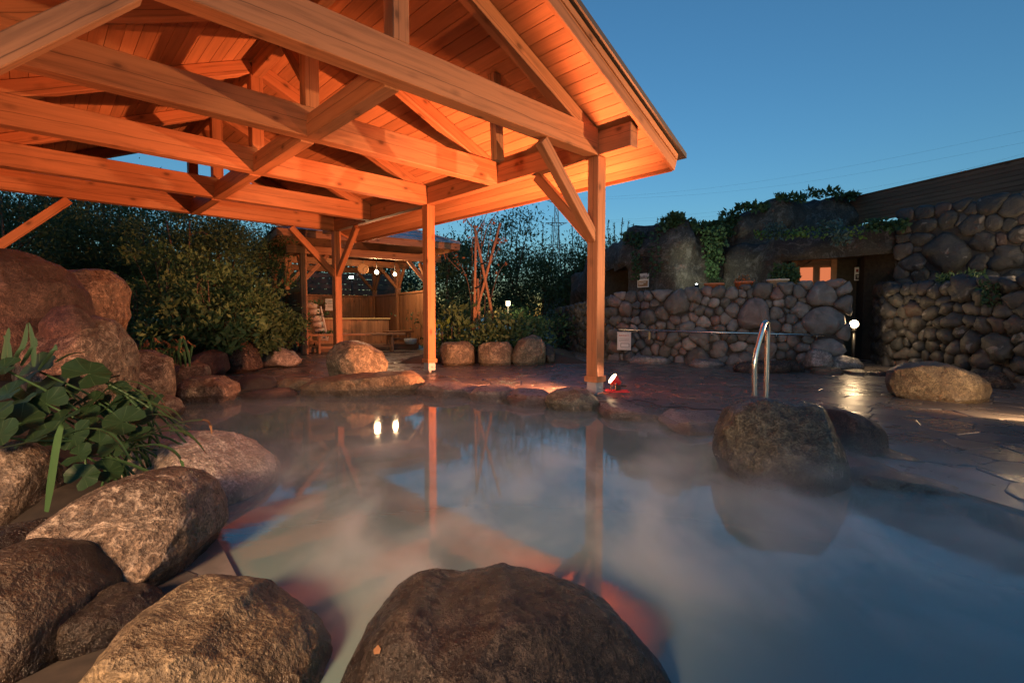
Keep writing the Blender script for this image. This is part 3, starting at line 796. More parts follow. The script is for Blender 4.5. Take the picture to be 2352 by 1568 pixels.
# plank screens round three sides
def screen(a0, b0, a1, b1, z0, z1, mat, name):
    L = math.hypot(a1 - a0, b1 - b0); n = int(L / .16); f = n and L / n
    for i in range(n):
        s0, s1 = i / n, (i + 1) / n; am, bm_ = a0 + (a1 - a0) * (s0 + s1) / 2, b0 + (b1 - b0) * (s0 + s1) / 2
        dr = (A2 * (a1 - a0) + B2 * (b1 - b0)).normalized()
        link(name, boxme(z1 - z0, .018 + .004 * (i % 2), L / n - .006, 0), mat, P2, frame(q2(am, bm_, z0), q2(am, bm_, z1), dr)[0])
screen(.78, 5.72, 4.12, 5.72, .1, 1.72, WOOD2, 'screen_plank')
screen(4.2, 5.6, 4.2, .85, .1, 1.72, WOOD2, 'screen_plank')
screen(.72, .82, .72, 5.6, .3, 1.66, WOOD2, 'screen_plank')
beam('top_rail', q2(.78, 5.72, 1.76), q2(4.12, 5.72, 1.76), .1, .06, WOOD2, P2); beam('top_rail', q2(4.2, 5.6, 1.76), q2(4.2, .85, 1.76), .1, .06, WOOD2, P2)
for z in (1.72, 1.2, .62): beam('side_rail', q2(.66, .8, z), q2(.66, 5.9, z), .05, .1, WOODP, P2)
box('platform', q2(2.45, 3.4, .08), (3.3, 4.4, .16), WOOD3, P2, R2)
# furniture under it
def bath():
    e = empty('wooden_bath', q2(2.3, 2.9, .16), 'long plank-sided wooden bath with pale rim under the garden pavilion', 'bath')
    L, W_, h = 2.5, 1.1, .74
    for side, (l, ofs, ax_, ex) in enumerate(((L, -W_ / 2, A2, B2), (L, W_ / 2, A2, B2), (W_, -L / 2, B2, A2), (W_, L / 2, B2, A2))):
        n = int(l / .17)
        for i in range(n):
            c = q2(2.3, 2.9, .16 + h / 2) + ax_ * ((i + .5) / n - .5) * l + ex * ofs
            link('side_plank', boxme(h, .03, l / n - .005, 0), WOOD2, e, frame(c - Vector((0, 0, h / 2)), c + Vector((0, 0, h / 2)), ax_)[0])
        c = q2(2.3, 2.9, .16 + h + .025) + ex * ofs
        beam('rim', c - ax_ * (l / 2 + (.05 if side < 2 else -.05)), c + ax_ * (l / 2 + (.05 if side < 2 else -.05)), .1, .05, WOODP, e)
    link('bath_water', mesh('w', [q2(2.3 + x, 2.9 + y, .8) - q2(2.3, 2.9, .16) for x, y in ((-1.2, -.5), (1.2, -.5), (1.2, .5), (-1.2, .5))], [(0, 1, 2, 3)]), plain('bath_water', (.05, .06, .06), .05), e, Matrix.Translation(q2(2.3, 2.9, .16)))
bath()
def bench(p0, p1, h, label, w=.36, grp='wooden benches by the garden pavilion'):
    p0, p1 = Vector(p0), Vector(p1); d = (p1 - p0).normalized(); s = Vector((-d.y, d.x, 0)); c = (p0 + p1) / 2
    e = empty('bench', c, label, 'bench', grp)
    for k in (-1, 1): beam('seat_plank', p0 + s * (k * w / 4) + Vector((0, 0, h - .025)), p1 + s * (k * w / 4) + Vector((0, 0, h - .025)), w / 2 - .008, .05, WOOD2, e)
    for f in (.14, .86):
        m = p0 + (p1 - p0) * f
        for k in (-1, 1):
            beam('leg', m + s * (k * w * .48), m + s * (k * w * .28) + Vector((0, 0, h - .1)), .06, .05, WOOD2, e)
        beam('cross_rail', m - s * w * .42 + Vector((0, 0, h - .075)), m + s * w * .42 + Vector((0, 0, h - .075)), .05, .048, WOOD2, e)
    beam('stretcher', p0 + (p1 - p0) * .14 + Vector((0, 0, .15)), p0 + (p1 - p0) * .86 + Vector((0, 0, .15)), .05, .07, WOOD2, e)
b0, b1 = gr(700, 812), gr(930, 806)
bench(b0, b1, .52, 'long trestle bench in front of the garden pavilion bath')
bench(q2(3.1, 1.3, .16), q2(4.0, 1.55, .16), .4, 'short dark bench at the end of the wooden bath', .3)
for i, x in enumerate((692, 716)):
    g = gr(x, 806); e = empty('stool', g, ('small wooden stool at the end of the long trestle bench, outer one', 'small wooden stool next to the leg of the long trestle bench')[i], 'stool', 'little wooden stools')
    box('stool_top', g + Vector((0, 0, .25)), (.3, .2, .035), WOOD2, e, R2)
    for sx in (-1, 1): box('stool_leg', g + A2 * (.1 * sx) + Vector((0, 0, .116)), (.035, .17, .232), WOOD2, e, R2)
g = q2(3.75, 1.0, .16)
e = empty('wash_bowl', g, 'pale blue bowl on the floor by the short dark bench', 'bowl')
link('bowl_body', latheme([(.13, 0), (.17, .02), (.2, .17), (.185, .17), (.16, .03), (.02, .02)], 20), plain('blue_pail', (.22, .27, .31), .5), e, Matrix.Translation(g), True)
# tiered planter of pale cut tubes
g = at(728, 790, 14.3); g.z = .16
e = empty('tiered_planter', g, 'leaning tier of pale cut tubes with ivy behind the bench', 'planter')
TUBE = plain('birch_white', (.55, .50, .46), .7, nz=.2)
axd = (A2 * .9 - B2 * .35).normalized()
for i, (x, y) in enumerate(((716, 701), (722, 716), (726, 731), (731, 745), (736, 760), (742, 776))):
    c = at(x, y, 14.3 + .02 * i)
    tube('tube', [c - axd * .14, c + axd * .14], .085, TUBE, e, 14)
    tube('dark_end_disc', [c - axd * .141, c - axd * .143], .07, BLACKP, e, 14)  # black disc on a solid tube, standing in for the shaded hollow
tube('strap', [at(736, 703, 14.2), at(742, 730, 14.2), at(748, 757, 14.2), at(749, 778, 14.2)], .03, TUBE, e, 6)
c = at(728, 785, 14.3)
P = rng.normal(size=(160, 3)) * np.array([.16, .08, .06]); ii = rng.integers(0, 3, 160)
ct = np.array([at(726, 695, 14.25), at(745, 720, 14.25), at(752, 765, 14.25)])[ii]
link('ivy', leaves_me(P * .7 + ct - np.array(g), rng.normal(size=(160, 3)), np.full(160, .07), .8), LF_MID, e, Matrix.Translation(g))
# clock, lamps, notice
cc = at(834, 617, 14.6)
e = empty('wall_clock', cc, 'round cream clock hanging under the garden pavilion beam', 'clock')
nrm = -Vector((cc.x, cc.y, 0)).normalized()
def facing(c, n):
    x = Vector((0, 0, 1)).cross(n).normalized(); m = Matrix((x, n.cross(x), n)).transposed().to_4x4(); m.translation = c; return m
m = facing(cc, nrm)
link('clock_case', latheme([(.15, -.03), (.158, -.02), (.158, .012), (.148, .016), (.142, .006), (.01, .006)], 32), plain('clock_rim', (.35, .22, .1), .4), e, m, True)
link('clock_face', latheme([(.142, .007), (.01, .0075)], 32), plain('clock_cream', (.62, .5, .3), .6), e, m)
for k in range(12):
    a = k * math.pi / 6
    link('hour_mark', boxme(.008, .028, .003), INKB, e, m @ Matrix.Rotation(-a, 4, 'Z') @ Matrix.Translation((0, .118, .009)))
link('hour_hand', boxme(.014, .085, .003), INKB, e, m @ Matrix.Rotation(R(180), 4, 'Z') @ Matrix.Translation((0, .035, .011)))
link('minute_hand', boxme(.009, .12, .003), INKB, e, m @ Matrix.Rotation(R(-50), 4, 'Z') @ Matrix.Translation((0, .05, .014)))
tube('hanger', [cc + Vector((0, 0, .15)), cc + Vector((0, 0, .34))], .008, BLACKP, e)
for i, (x, y, r) in enumerate(((865, 625, .062), (907, 630, .05))):
    c = at(x, y, 14.9)
    e = empty('pendant_lamp', c, ('larger glowing globe lamp hanging beside the clock', 'smaller glowing globe lamp hanging nearer the middle post')[i], 'lamp', 'globe lamps under the garden pavilion')
    link('globe', sphereme(r, 3), BULB, e, Matrix.Translation(c), True)
    link('lamp_cap', latheme([(.035, .05), (.05, .085), (.02, .11)], 14), BLACKP, e, Matrix.Translation(c), True)
    tube('lamp_stem', [c + Vector((0, 0, .1)), c + Vector((0, 0, 2.7 - c.z if c.z < 2.6 else .2))], .01, BLACKP, e)
    d = bpy.data.lights.new('globe_light', 'POINT'); d.energy = (34, 20)[i]; d.color = (1, .58, .28); d.shadow_soft_size = r + .02
    o = bpy.data.objects.new('globe_light', d); o.matrix_basis = Matrix.Translation(c + Vector((0, -.12, -.02))); COL.objects.link(o); par(o, e)
c = at(808, 637, 19.0)
e = empty('floodlight', c, 'small white floodlight shining among the dark trees behind the clock', 'floodlight')
box('flood_case', c, (.2, .1, .1), BLACKP, e); box('flood_glass', c + Vector((0, -.056, 0)), (.16, .01, .07), BULBW, e)
tube('flood_pole', [c, (c.x, c.y, 0)], .03, BLACKP, e)
def panel(label, name, px0, py0, px1, py1, Y, nrm, thick=.015, mat=None):
    c = at((px0 + px1) / 2, (py0 + py1) / 2, Y); w = (at(px1, py0, Y) - at(px0, py0, Y)).length; h = (at(px0, py0, Y) - at(px0, py1, Y)).length
    n = Vector(nrm).normalized(); w /= max(.5, abs(n.y))
    e = empty(name, c, label, 'sign'); m = facing(c, n)
    link('board', boxme(w, h, thick, .003), mat or WHITEP, e, m)
    return e, m @ Matrix.Translation((0, 0, thick / 2)), w, h
def text(e, m, s, x, y, size, mat, z=.003):
    cu = bpy.data.curves.new('lettering', 'FONT'); cu.body = s; cu.size = size; cu.align_x = 'CENTER'; cu.align_y = 'CENTER'; cu.extrude = .0005
    tmp = bpy.data.objects.new('tmp', cu); me = bpy.data.meshes.new_from_object(tmp); bpy.data.objects.remove(tmp); bpy.data.curves.remove(cu)
    link('lettering', me, mat, e, m @ Matrix.Translation((x, y, z)))
def strip(e, m, x, y, w, h, mat, name='print_line', z=.0015):
    link(name, boxme(w, h, .001, 0), mat, e, m @ Matrix.Translation((x, y, z)))
e, m, w, h = panel('laminated white notice pinned on the plank screen of the garden pavilion', 'notice_sheet', 748, 686, 771, 713, 17.3, (.2, -1, 0))
for k in range(5): strip(e, m, 0, h * (.3 - .13 * k), w * (.6 if k else .4), h * .03, INKB)
# slatted fence in the dark behind
e = empty('slat_fence', (-8, 22, 0), 'dark slatted fence with gaps showing light behind the garden pavilion', 'fence')
for k in range(9): beam('slat', (-10.2, 21.2, .9 + k * .24), (-5.6, 23.6, .9 + k * .24), .02, .222, WOOD3, e)
for f in (0, .33, .66, 1): box('fence_post', (-10.2 + 4.6 * f, 21.27 + 2.4 * f, 1.5), (.08, .08, 3.0), WOOD3, e)

# ================================================================ cobble walls
t = NT('cobble')
v = t.coords()
n1 = t.noise(v, 4.5, 7, .6, .8); n2 = t.noise(v, 24, 4)
c = t.ramp(t.rand(), [(0, (.06, .07, .075)), (.2, (.13, .13, .13)), (.36, (.085, .095, .085)), (.52, (.20, .195, .19)), (.66, (.09, .083, .072)), (.8, (.17, .178, .185)), (.9, (.17, .10, .085)), (1, (.30, .295, .28))])
c = t.mix(t.ramp(n1, [(.35, (.7,) * 3), (.6, (0,) * 3)]), c, (.05, .048, .046, 1))
c = t.mix(t.math('MULTIPLY', t.ramp(n1, [(.6, (0,) * 3), (.68, (1,) * 3), (.76, (0,) * 3)]), .5), c, (.32, .3, .29, 1))
t.set(Base_Color=c, Roughness=t.ramp(n1, [(.3, (.45,) * 3), (.7, (.8,) * 3)]), Normal=t.bump(n2, .6, .012, t.bump(n1, .8, .04)))
COB = t.m
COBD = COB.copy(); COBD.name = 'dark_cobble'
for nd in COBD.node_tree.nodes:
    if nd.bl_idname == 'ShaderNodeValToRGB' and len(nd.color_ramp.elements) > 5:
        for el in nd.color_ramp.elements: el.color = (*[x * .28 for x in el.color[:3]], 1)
def cobwall(label, P0, P1, ztop, size, mat=COB, big=(), thick=.5, proud=1.0, rough=0.0, top_jit=.06, name='cobble_wall', zb=-.05, back=None, nmax=300):
    P0, P1 = Vector((*P0, 0)), Vector((*P1, 0)); d = (P1 - P0); L = d.length; d.normalize(); n = Vector((d.y, -d.x, 0))
    e = empty(name, (P0 + P1) / 2, label, 'wall')
    zt0, zt1 = ztop if isinstance(ztop, tuple) else (ztop, ztop)
    def hh(s): return zt0 + (zt1 - zt0) * s / L
    c = (P0 + P1) / 2 - n * (thick / 2 + .03)
    vs = []
    for ofs in (0, -thick):
        for s, z in ((-.02, zb - .1), (L + .02, zb - .1), (L + .02, zt1 - .06), (-.02, zt0 - .06)): vs.append(P0 + d * s + n * (ofs + .012) + Vector((0, 0, z)))
    cen = (P0 + P1) / 2
    link('mortar_core', mesh('core', [q - cen for q in vs], [(3, 2, 1, 0), (4, 5, 6, 7), (0, 1, 5, 4), (1, 2, 6, 5), (2, 3, 7, 6), (3, 0, 4, 7)]), MORTAR, e, Matrix.Translation(cen))
    seeds, wts = [], []
    for (px, py, rp) in big:
        dr = ray(px, py); den = dr.dot(n); tt = (P0 - Vector((0, 0, H))).dot(n) / den; q = Vector((0, 0, H)) + dr * tt
        seeds.append(((q - P0).dot(d), q.z)); wts.append((rp * tt / F * 1.0) ** 2)
    rows = int((max(zt0, zt1) - zb) / (size * .86))
    for j in range(rows + 1):
        for i in range(-1, int(L / size) + 2):
            s = (i + .5 * (j % 2)) * size + random.uniform(-.3, .3) * size; z = zb + (j + .5) * size * .86 + random.uniform(-.25, .25) * size
            if s < -.02 or s > L + .02 or z > hh(max(0, min(L, s))) - size * .25 + random.uniform(0, top_jit): continue
            if any((s - a) ** 2 + (z - b) ** 2 < w * .95 for (a, b), w in zip(seeds[:len(big)], wts)): continue
            seeds.append((s, z)); wts.append(random.uniform(0, 1) ** 2 * size * size * .45)
    bw = [.05 ** 2 + w * .6 if k < len(big) else w for k, w in enumerate(wts)]
    cl_ = cells(seeds, bw, (-.12, L + .12, zb - .05, max(zt0, zt1) + .22), 14)
    rv, rf = [], []; cnt = 0
    order = sorted(range(len(seeds)), key=lambda k: -wts[k])
    for k in order:
        p = cl_[k]
        if p is None: continue
        sx, sz = seeds[k]
        p = [(x, min(z, hh(max(0, min(L, x))) + .04)) for x, z in p]
        mr0 = math.sqrt(abs(sum(p[i][0] * p[(i + 1) % len(p)][1] - p[(i + 1) % len(p)][0] * p[i][1] for i in range(len(p)))) / 6.28)
        cx = sum(a for a, b in p) / len(p); cz = sum(b for a, b in p) / len(p)
        N_ = 12 if mr0 < size * .7 else 18; rads = []
        for i in range(N_):
            a = 2 * math.pi * i / N_; dx, dz = math.cos(a), math.sin(a); best = 9
            for q in range(len(p)):
                x1, z1 = p[q][0] - cx, p[q][1] - cz; x2, z2 = p[(q + 1) % len(p)][0] - cx, p[(q + 1) % len(p)][1] - cz
                ex, ez = x2 - x1, z2 - z1; den = dx * ez - dz * ex
                if abs(den) < 1e-9: continue
                t_ = (x1 * ez - z1 * ex) / den; s_ = (x1 * dz - z1 * dx) / den
                if t_ > 0 and -1e-6 <= s_ <= 1 + 1e-6: best = min(best, t_)
            rads.append(best if best < 9 else size * .4)
        mr = sum(rads) / N_
        rads = [min(r, mr * 1.5) for r in rads]
        rads = [(rads[i - 1] + 4 * rads[i] + rads[(i + 1) % N_]) / 6 * 1.0 for i in range(N_)]
        dep = (.52 * mr + .02) * proud * random.uniform(.8, 1.15); tl, tk = random.uniform(-.35, .35), random.uniform(-.35, .35)
        vs = []
        for sc_, dd in ((.98, -.25), (1.0, .25), (.93, .66), (.62, .94)):
            for i in range(N_):
                a = 2 * math.pi * i / N_; r = rads[i] * sc_ * (1 + random.uniform(-rough, rough))
                x, z = r * math.cos(a), r * math.sin(a); y = dep * dd * (1 + tl * x / mr + tk * z / mr)
                vs.append(d * x + Vector((0, 0, z)) + n * y)
        vs.append(n * dep * (1 + random.uniform(-.1, .1)))
        so = Vector((random.random() * 50, cx, cz)); big_ = .24 if mr > size * .75 else .2
        vs = [q * (1 + big_ * 1.6 * noise.noise(q / mr * .9 + so)) + n * (mr * big_ * noise.noise(q / mr * 2.1 + so)) for q in vs]
        fs = [(r_ * N_ + i, r_ * N_ + (i + 1) % N_, (r_ + 1) * N_ + (i + 1) % N_, (r_ + 1) * N_ + i) for r_ in range(3) for i in range(N_)] + [(3 * N_ + i, 3 * N_ + (i + 1) % N_, 4 * N_) for i in range(N_)]
        base = P0 + d * cx + Vector((0, 0, cz))
        if cnt < nmax: link('cobble', mesh('cobble', vs, fs), mat, e, Matrix.Translation(base), smooth=True)
        else:
            kk = len(rv); rv += [q + base - cen for q in vs]; rf += [tuple(kk + i for i in f) for f in fs]
        cnt += 1
    if rv: tag(link('small_cobbles', mesh('rest', rv, rf), mat, e, Matrix.Translation(cen), smooth=True), kind='stuff')
    return e
cobwall('rounded cobble retaining wall with big pale stones behind the steel rail', (2.38, 11.5), (6.25, 9.35), (1.5, 1.66), .205,
        big=[(1555, 697, 34), (1728, 722, 40), (1888, 740, 46), (1884, 678, 32), (1610, 770, 24), (1435, 712, 20), (1490, 728, 24), (1762, 810, 22), (1545, 775, 22), (1650, 800, 22), (1900, 800, 34), (1600, 822, 30), (1700, 830, 30)])
cobwall('low dark cobble wall running back beside the cave opening', (1.55, 16.5), (2.36, 11.55), (1.25, 1.42), .24, COBD)
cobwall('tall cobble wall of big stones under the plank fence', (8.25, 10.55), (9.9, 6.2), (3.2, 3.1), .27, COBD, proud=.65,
        big=[(2180, 580, 56), (2250, 640, 20), (2310, 600, 40), (2120, 520, 22), (2230, 520, 26), (2330, 470, 30), (2100, 600, 20)], nmax=300)
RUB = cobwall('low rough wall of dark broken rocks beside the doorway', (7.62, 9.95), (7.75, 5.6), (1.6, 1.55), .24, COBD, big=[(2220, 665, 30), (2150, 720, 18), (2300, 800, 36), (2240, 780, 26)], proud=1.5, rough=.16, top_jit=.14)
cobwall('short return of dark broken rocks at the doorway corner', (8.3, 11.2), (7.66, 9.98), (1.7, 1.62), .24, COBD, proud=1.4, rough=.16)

# ================================================================ moulded rock cave
def cave(name, label, path, hs, opening=None, back=3.0, seed=0, bulge=.3, top_in=.5):
    pts = spline([Vector((x, y, h)) for (x, y), h in zip(path, hs)], 12)
    S = [0.0]
    for a, b in zip(pts, pts[1:]): S.append(S[-1] + math.hypot(b.x - a.x, b.y - a.y))
    n = len(pts); NV, NB = 34, 10
    vs, fs = [], []; off = Vector((seed * 3.3, seed * 1.7, seed))
    for i, p in enumerate(pts):
        a, b = pts[max(i - 1, 0)], pts[min(i + 1, n - 1)]; d = Vector((b.x - a.x, b.y - a.y, 0)).normalized(); nr = Vector((d.y, -d.x, 0))
        for j in range(NV + NB):
            if j < NV:
                z = p.z * j / (NV - 1); o = 0.0
                f = j / (NV - 1)
                o = -top_in * max(0, f - .8) ** 2 * 12
            else:
                k = (j - NV + 1) / NB; z = p.z - .9 * k * k; o = -top_in * .48 - back * k
            q = Vector((p.x, p.y, z)) + nr * o
            h = noise.fractal(q * .75 + off, 1, 2, 3) * 1.1 + (1 - abs(noise.noise(q * Vector((1.3, 1.3, .55)) + off)) * 2) * .35 + noise.fractal(q * Vector((3.2, 3.2, 1.6)) + off, 1, 2, 4) * .3
            w = bulge * (.35 if (opening and opening[0] - .1 < S[i] < opening[1] + .1 and z < opening[2] + .05) else 1)
            q += nr * (h * w) + Vector((0, 0, (h * w * .6) if j >= NV - 3 else 0))
            vs.append(q)
    W_ = NV + NB
    for i in range(n - 1):
        for j in range(W_ - 1):
            if opening and j < NV - 1:
                sm = (S[i] + S[i + 1]) / 2; zm = pts[i].z * (j + .5) / (NV - 1)
                if opening[0] < sm < opening[1] and zm < opening[2]: continue
            fs.append((i * W_ + j, (i + 1) * W_ + j, (i + 1) * W_ + j + 1, i * W_ + j + 1))
    c = sum(vs, Vector()) / len(vs); c.z = 0
    e = empty(name, c, label, 'cave')
    link('rock_shell', mesh('shell', [q - c for q in vs], fs), CAVE, e, Matrix.Translation(c), smooth=True)
    if opening:
        ii = [i for i in range(n) if opening[0] - .12 <= S[i] <= opening[1] + .12]
        i0, i1 = ii[0], ii[-1]; a, b = Vector((pts[i0].x, pts[i0].y, 0)), Vector((pts[i1].x, pts[i1].y, 0))
        d = (b - a).normalized(); nr = Vector((d.y, -d.x, 0)); dep = opening[3]; zt = opening[2] + .1
        q = []
        for o in (-.02, -dep):
            for s, z in ((a, -.02), (b, -.02), (b, zt), (a, zt)): q.append(s + nr * o + Vector((0, 0, z)))
        link('cave_recess', mesh('recess', [p - c for p in q], [(4, 5, 6, 7), (0, 4, 7, 3), (1, 2, 6, 5), (3, 7, 6, 2)]), plain('recess_plaster', (.055, .045, .03), .85, nz=.3), e, Matrix.Translation(c))
        return e, a, b, nr
    return e
cvA, *_ = cave('rock_cave', 'moulded rock cave with a dark square opening and ivy', [(2.2, 18.0), (2.72, 14.7), (4.05, 12.7), (5.3, 13.1), (5.9, 13.9)], [2.4, 3.05, 3.42, 3.4, 3.3], (3.3, 4.6, 2.3, 2.4), 3.5, 1.3)
cvB, da, db, dn = cave('rock_grotto', 'wide moulded rock grotto with overhanging lip above a dark doorway', [(5.2, 13.5), (5.9, 12.4), (6.6, 11.65), (7.5, 11.15), (8.4, 10.75), (8.9, 11.0)], [2.75, 2.85, 2.9, 2.95, 2.98, 3.0], (2.1, 4.25, 2.3, 1.3), 2.2, 4.4, .2)
cave('rock_outcrop', 'high moulded rock outcrop rising behind the grotto lip', [(5.2, 15.0), (5.75, 13.9), (6.6, 13.3), (7.8, 13.0), (8.85, 12.9), (9.1, 13.4)], [3.3, 3.55, 3.9, 4.05, 4.1, 4.0], None, 3.0, 7.7, .3)
# door with lit panes in the recess
def onplane(px, py, P, n):
    dr = ray(px, py); return Vector((0, 0, H)) + dr * ((P - Vector((0, 0, H))).dot(n) / dr.dot(n))
bp = da - dn * 1.22
e = empty('entrance_door', onplane(1870, 800, bp, dn), 'dark framed door with two glowing orange panes inside the grotto', 'door')
DX = (db - da).normalized()
def onbox(px0, py0, px1, py1, name, mat, par_, proud, thick):
    a, b = onplane(px0, py0, bp + dn * proud, dn), onplane(px1, py1, bp + dn * proud, dn)
    w, h = abs((b - a).dot(DX)), abs(a.z - b.z)
    m = facing((a + b) / 2, dn); return link(name, boxme(w, h, thick, .004), mat, par_, m)
onbox(1822, 598, 1916, 830, 'door_leaf', WOOD3, e, .03, .04)
for x in (1822, 1912): onbox(x - 3, 592, x + 3, 830, 'door_frame', WOODP if False else WOOD2, e, .07, .06)
onbox(1819, 590, 1915, 597, 'door_frame', WOOD2, e, .072, .06)
for x0, x1 in ((1835, 1869), (1881, 1911)):
    onbox(x0, 612, x1, 664, 'window_frame', WOOD2, e, .058, .02); onbox(x0 + 3, 615, x1 - 3, 661, 'lit_pane', PANE, e, .075, .012)
def wall_sign(label, x0, y0, x1, y1, P, n, kanji, seal):
    a, b = onplane(x0, y0, P, n), onplane(x1, y1, P, n); X = Vector((0, 0, 1)).cross(n).normalized()
    w, h = abs((b - a).dot(X)), abs(a.z - b.z); e = empty('sign', (a + b) / 2, label, 'sign'); m = facing((a + b) / 2, n)
    link('board', boxme(w, h, .02, .003), WHITEP, e, m); m = m @ Matrix.Translation((0, 0, .0105))
    k = len(kanji); st = w * .86 / k
    for i, ch in enumerate(kanji): text(e, m, ch, -w * .43 + st * (i + .5), h * .2 - abs(i % 2) * h * .03, min(st * 1.1, h * .36), INKB)
    strip(e, m, -w * .43 + st * .5, h * .24, st * .8, h * .22, INKR, 'red_seal', .001)
    strip(e, m, 0, -h * .24, w * .88, h * .40, BROWNP if seal else INKB, 'caption_panel', .001)
    for r in range(2): strip(e, m, -w * (.05 if r == 0 else .15), -h * (.15 + .12 * r), w * (.66 if r == 0 else .4), h * .045, WHITEP, 'caption_line', .0025)
nA = Vector((-.82, -.57, 0)).normalized()
wall_sign('white lettered sign beside the dark cave opening', 1465, 629, 1490, 659, Vector((3.52, 13.35, 0)) + nA * .12, nA, '蒸窯風呂', True)
wall_sign('dim white lettered sign on the wall beside the glowing door', 1963, 614, 2002, 643, bp + dn * .1, dn, '塩大窯風呂', False)
# plank fence on the terrace
e = empty('plank_fence', (9.6, 11.4, 3.3), 'dark brown horizontal plank fence on top of the tall cobble wall', 'fence')
f0, f1 = Vector((8.86, 13.15, 0)), Vector((11.3, 6.4, 0))
for k in range(7): beam('plank', f0 + Vector((0, 0, 3.42 + k * .102)), f1 + Vector((0, 0, 3.42 + k * .102)), .022, .1012, WOOD3, e)
for f in (0.005, .2, .4, .6, .8, 1): p = f0 + (f1 - f0) * f; box('fence_post', (p.x + .07, p.y + .03, 3.55), (.07, .07, 1.0), WOOD3, e)
beam('fence_cap', f0 + Vector((0, 0, 4.09)), f1 + Vector((0, 0, 4.09)), .06, .025, WOOD3, e)
tv = [(8.2, 11.6), (10.0, 6.0), (30, 6), (30, 40), (2.5, 40), (2.6, 20), (6, 16.5), (9.4, 14.5)]
k = len(tv)
tag(link('terrace', mesh('terrace', [(x, y, -.1) for x, y in tv] + [(x, y, 3.0) for x, y in tv], [tuple(range(k, 2 * k))] + [(i, (i + 1) % k, k + (i + 1) % k, k + i) for i in range(k)]), SOIL), 'earth terrace behind the stone walls', None, None, 'structure')

# ================================================================ work lamps
def aim_spot(name, loc, tgt, power, col, ang, blend, size, parent, wide=1.0):
    d = bpy.data.lights.new(name, 'SPOT'); d.energy = power; d.color = col; d.spot_size = R(ang); d.spot_blend = blend; d.shadow_soft_size = size
    o = bpy.data.objects.new(name, d); q = (Vector(tgt) - Vector(loc)).to_track_quat('-Z', 'Y')
    o.matrix_basis = Matrix.Translation(loc) @ q.to_matrix().to_4x4() @ Matrix.Diagonal((wide, 1, 1, 1)); COL.objects.link(o); par(o, parent); return o
def point(name, loc, power, col, size, parent):
    d = bpy.data.lights.new(name, 'POINT'); d.energy = power; d.color = col; d.shadow_soft_size = size
    o = bpy.data.objects.new(name, d); o.matrix_basis = Matrix.Translation(loc); COL.objects.link(o); par(o, parent); return o
def work_lamp(loc, tgt, label, power, col, ang=150, wide=1.0):
    """red floodlight on a bent-tube floor stand"""
    loc = Vector(loc); e = empty('work_lamp', loc, label, 'work lamp', 'red work lamps on floor stands')
    hd = Vector((tgt[0] - loc.x, tgt[1] - loc.y, 0)).normalized(); sd_ = Vector((-hd.y, hd.x, 0)); up = Vector((0, 0, 1))
    r = .0095
    pts = [loc - hd * .17 + sd_ * .075 + up * .012, loc + hd * .08 + sd_ * .075 + up * .012, loc + hd * .115 + sd_ * .05 + up * .012, loc + hd * .115 - sd_ * .05 + up * .012, loc + hd * .08 - sd_ * .075 + up * .012, loc - hd * .17 - sd_ * .075 + up * .012]
    tube('floor_stand', spline(pts, 5), r, REDP, e, 10)
    box('junction_box', loc - hd * .03 + up * .062, (.07, .07, .075), BLACKP, e, math.atan2(hd.y, hd.x), .008)
    beam('bracket', loc + hd * .06 + sd_ * .07 + up * .02, loc + hd * .02 + sd_ * .075 + up * .13, .02, .006, BLACKP, e)
    beam('bracket', loc + hd * .06 - sd_ * .07 + up * .02, loc + hd * .02 - sd_ * .075 + up * .13, .02, .006, BLACKP, e)
    c = loc + up * .145; ax = (Vector(tgt) - c).normalized()
    m = (ax.to_track_quat('Z', 'Y')).to_matrix().to_4x4(); m.translation = c
    link('reflector_housing', latheme([(.02, -.075), (.036, -.07), (.05, -.035), (.072, .02), (.076, .04), (.07, .041), (.066, .03), (.046, -.02), (.02, -.045)], 24), REDP, e, m, True)
    lens = link('lens', latheme([(.066, .028), (.07, .046), (.05, .062), (.004, .068)], 24), LENS, e, m, True)
    k = c - ax * .09
    beam('carry_handle', k + up * -.01, k - ax * .09 + up * .035, .03, .022, BLACKP, e)
    tube('tilt_knob', [c + sd_ * .075 - up * .03, c + sd_ * .1 - up * .03], .012, STEEL, e)
    aim_spot('work_lamp_light', c + ax * .085, tgt, power, col, ang, .5, .05, e, wide)
    return e
L1P = Vector((1.335, 6.37, 0))
WL1 = work_lamp((L1P.x, L1P.y, .012), (-2.0, 6.7, 2.6), 'red work lamp burning on its floor stand at the near post', 1300, (1, .30, .115), 148)
pts = [gr(1425, 915), gr(1445, 925), gr(1460, 922), gr(1500, 930), gr(1520, 938), gr(1570, 938), gr(1600, 944), gr(1640, 944), gr(1668, 948)]
tag(tube('power_cable', [p + Vector((0, 0, .02)) for p in spline(pts, 5)], .006, BLACKP, None, 6), 'black power cable trailing from the red work lamp over the paving', 'cable')
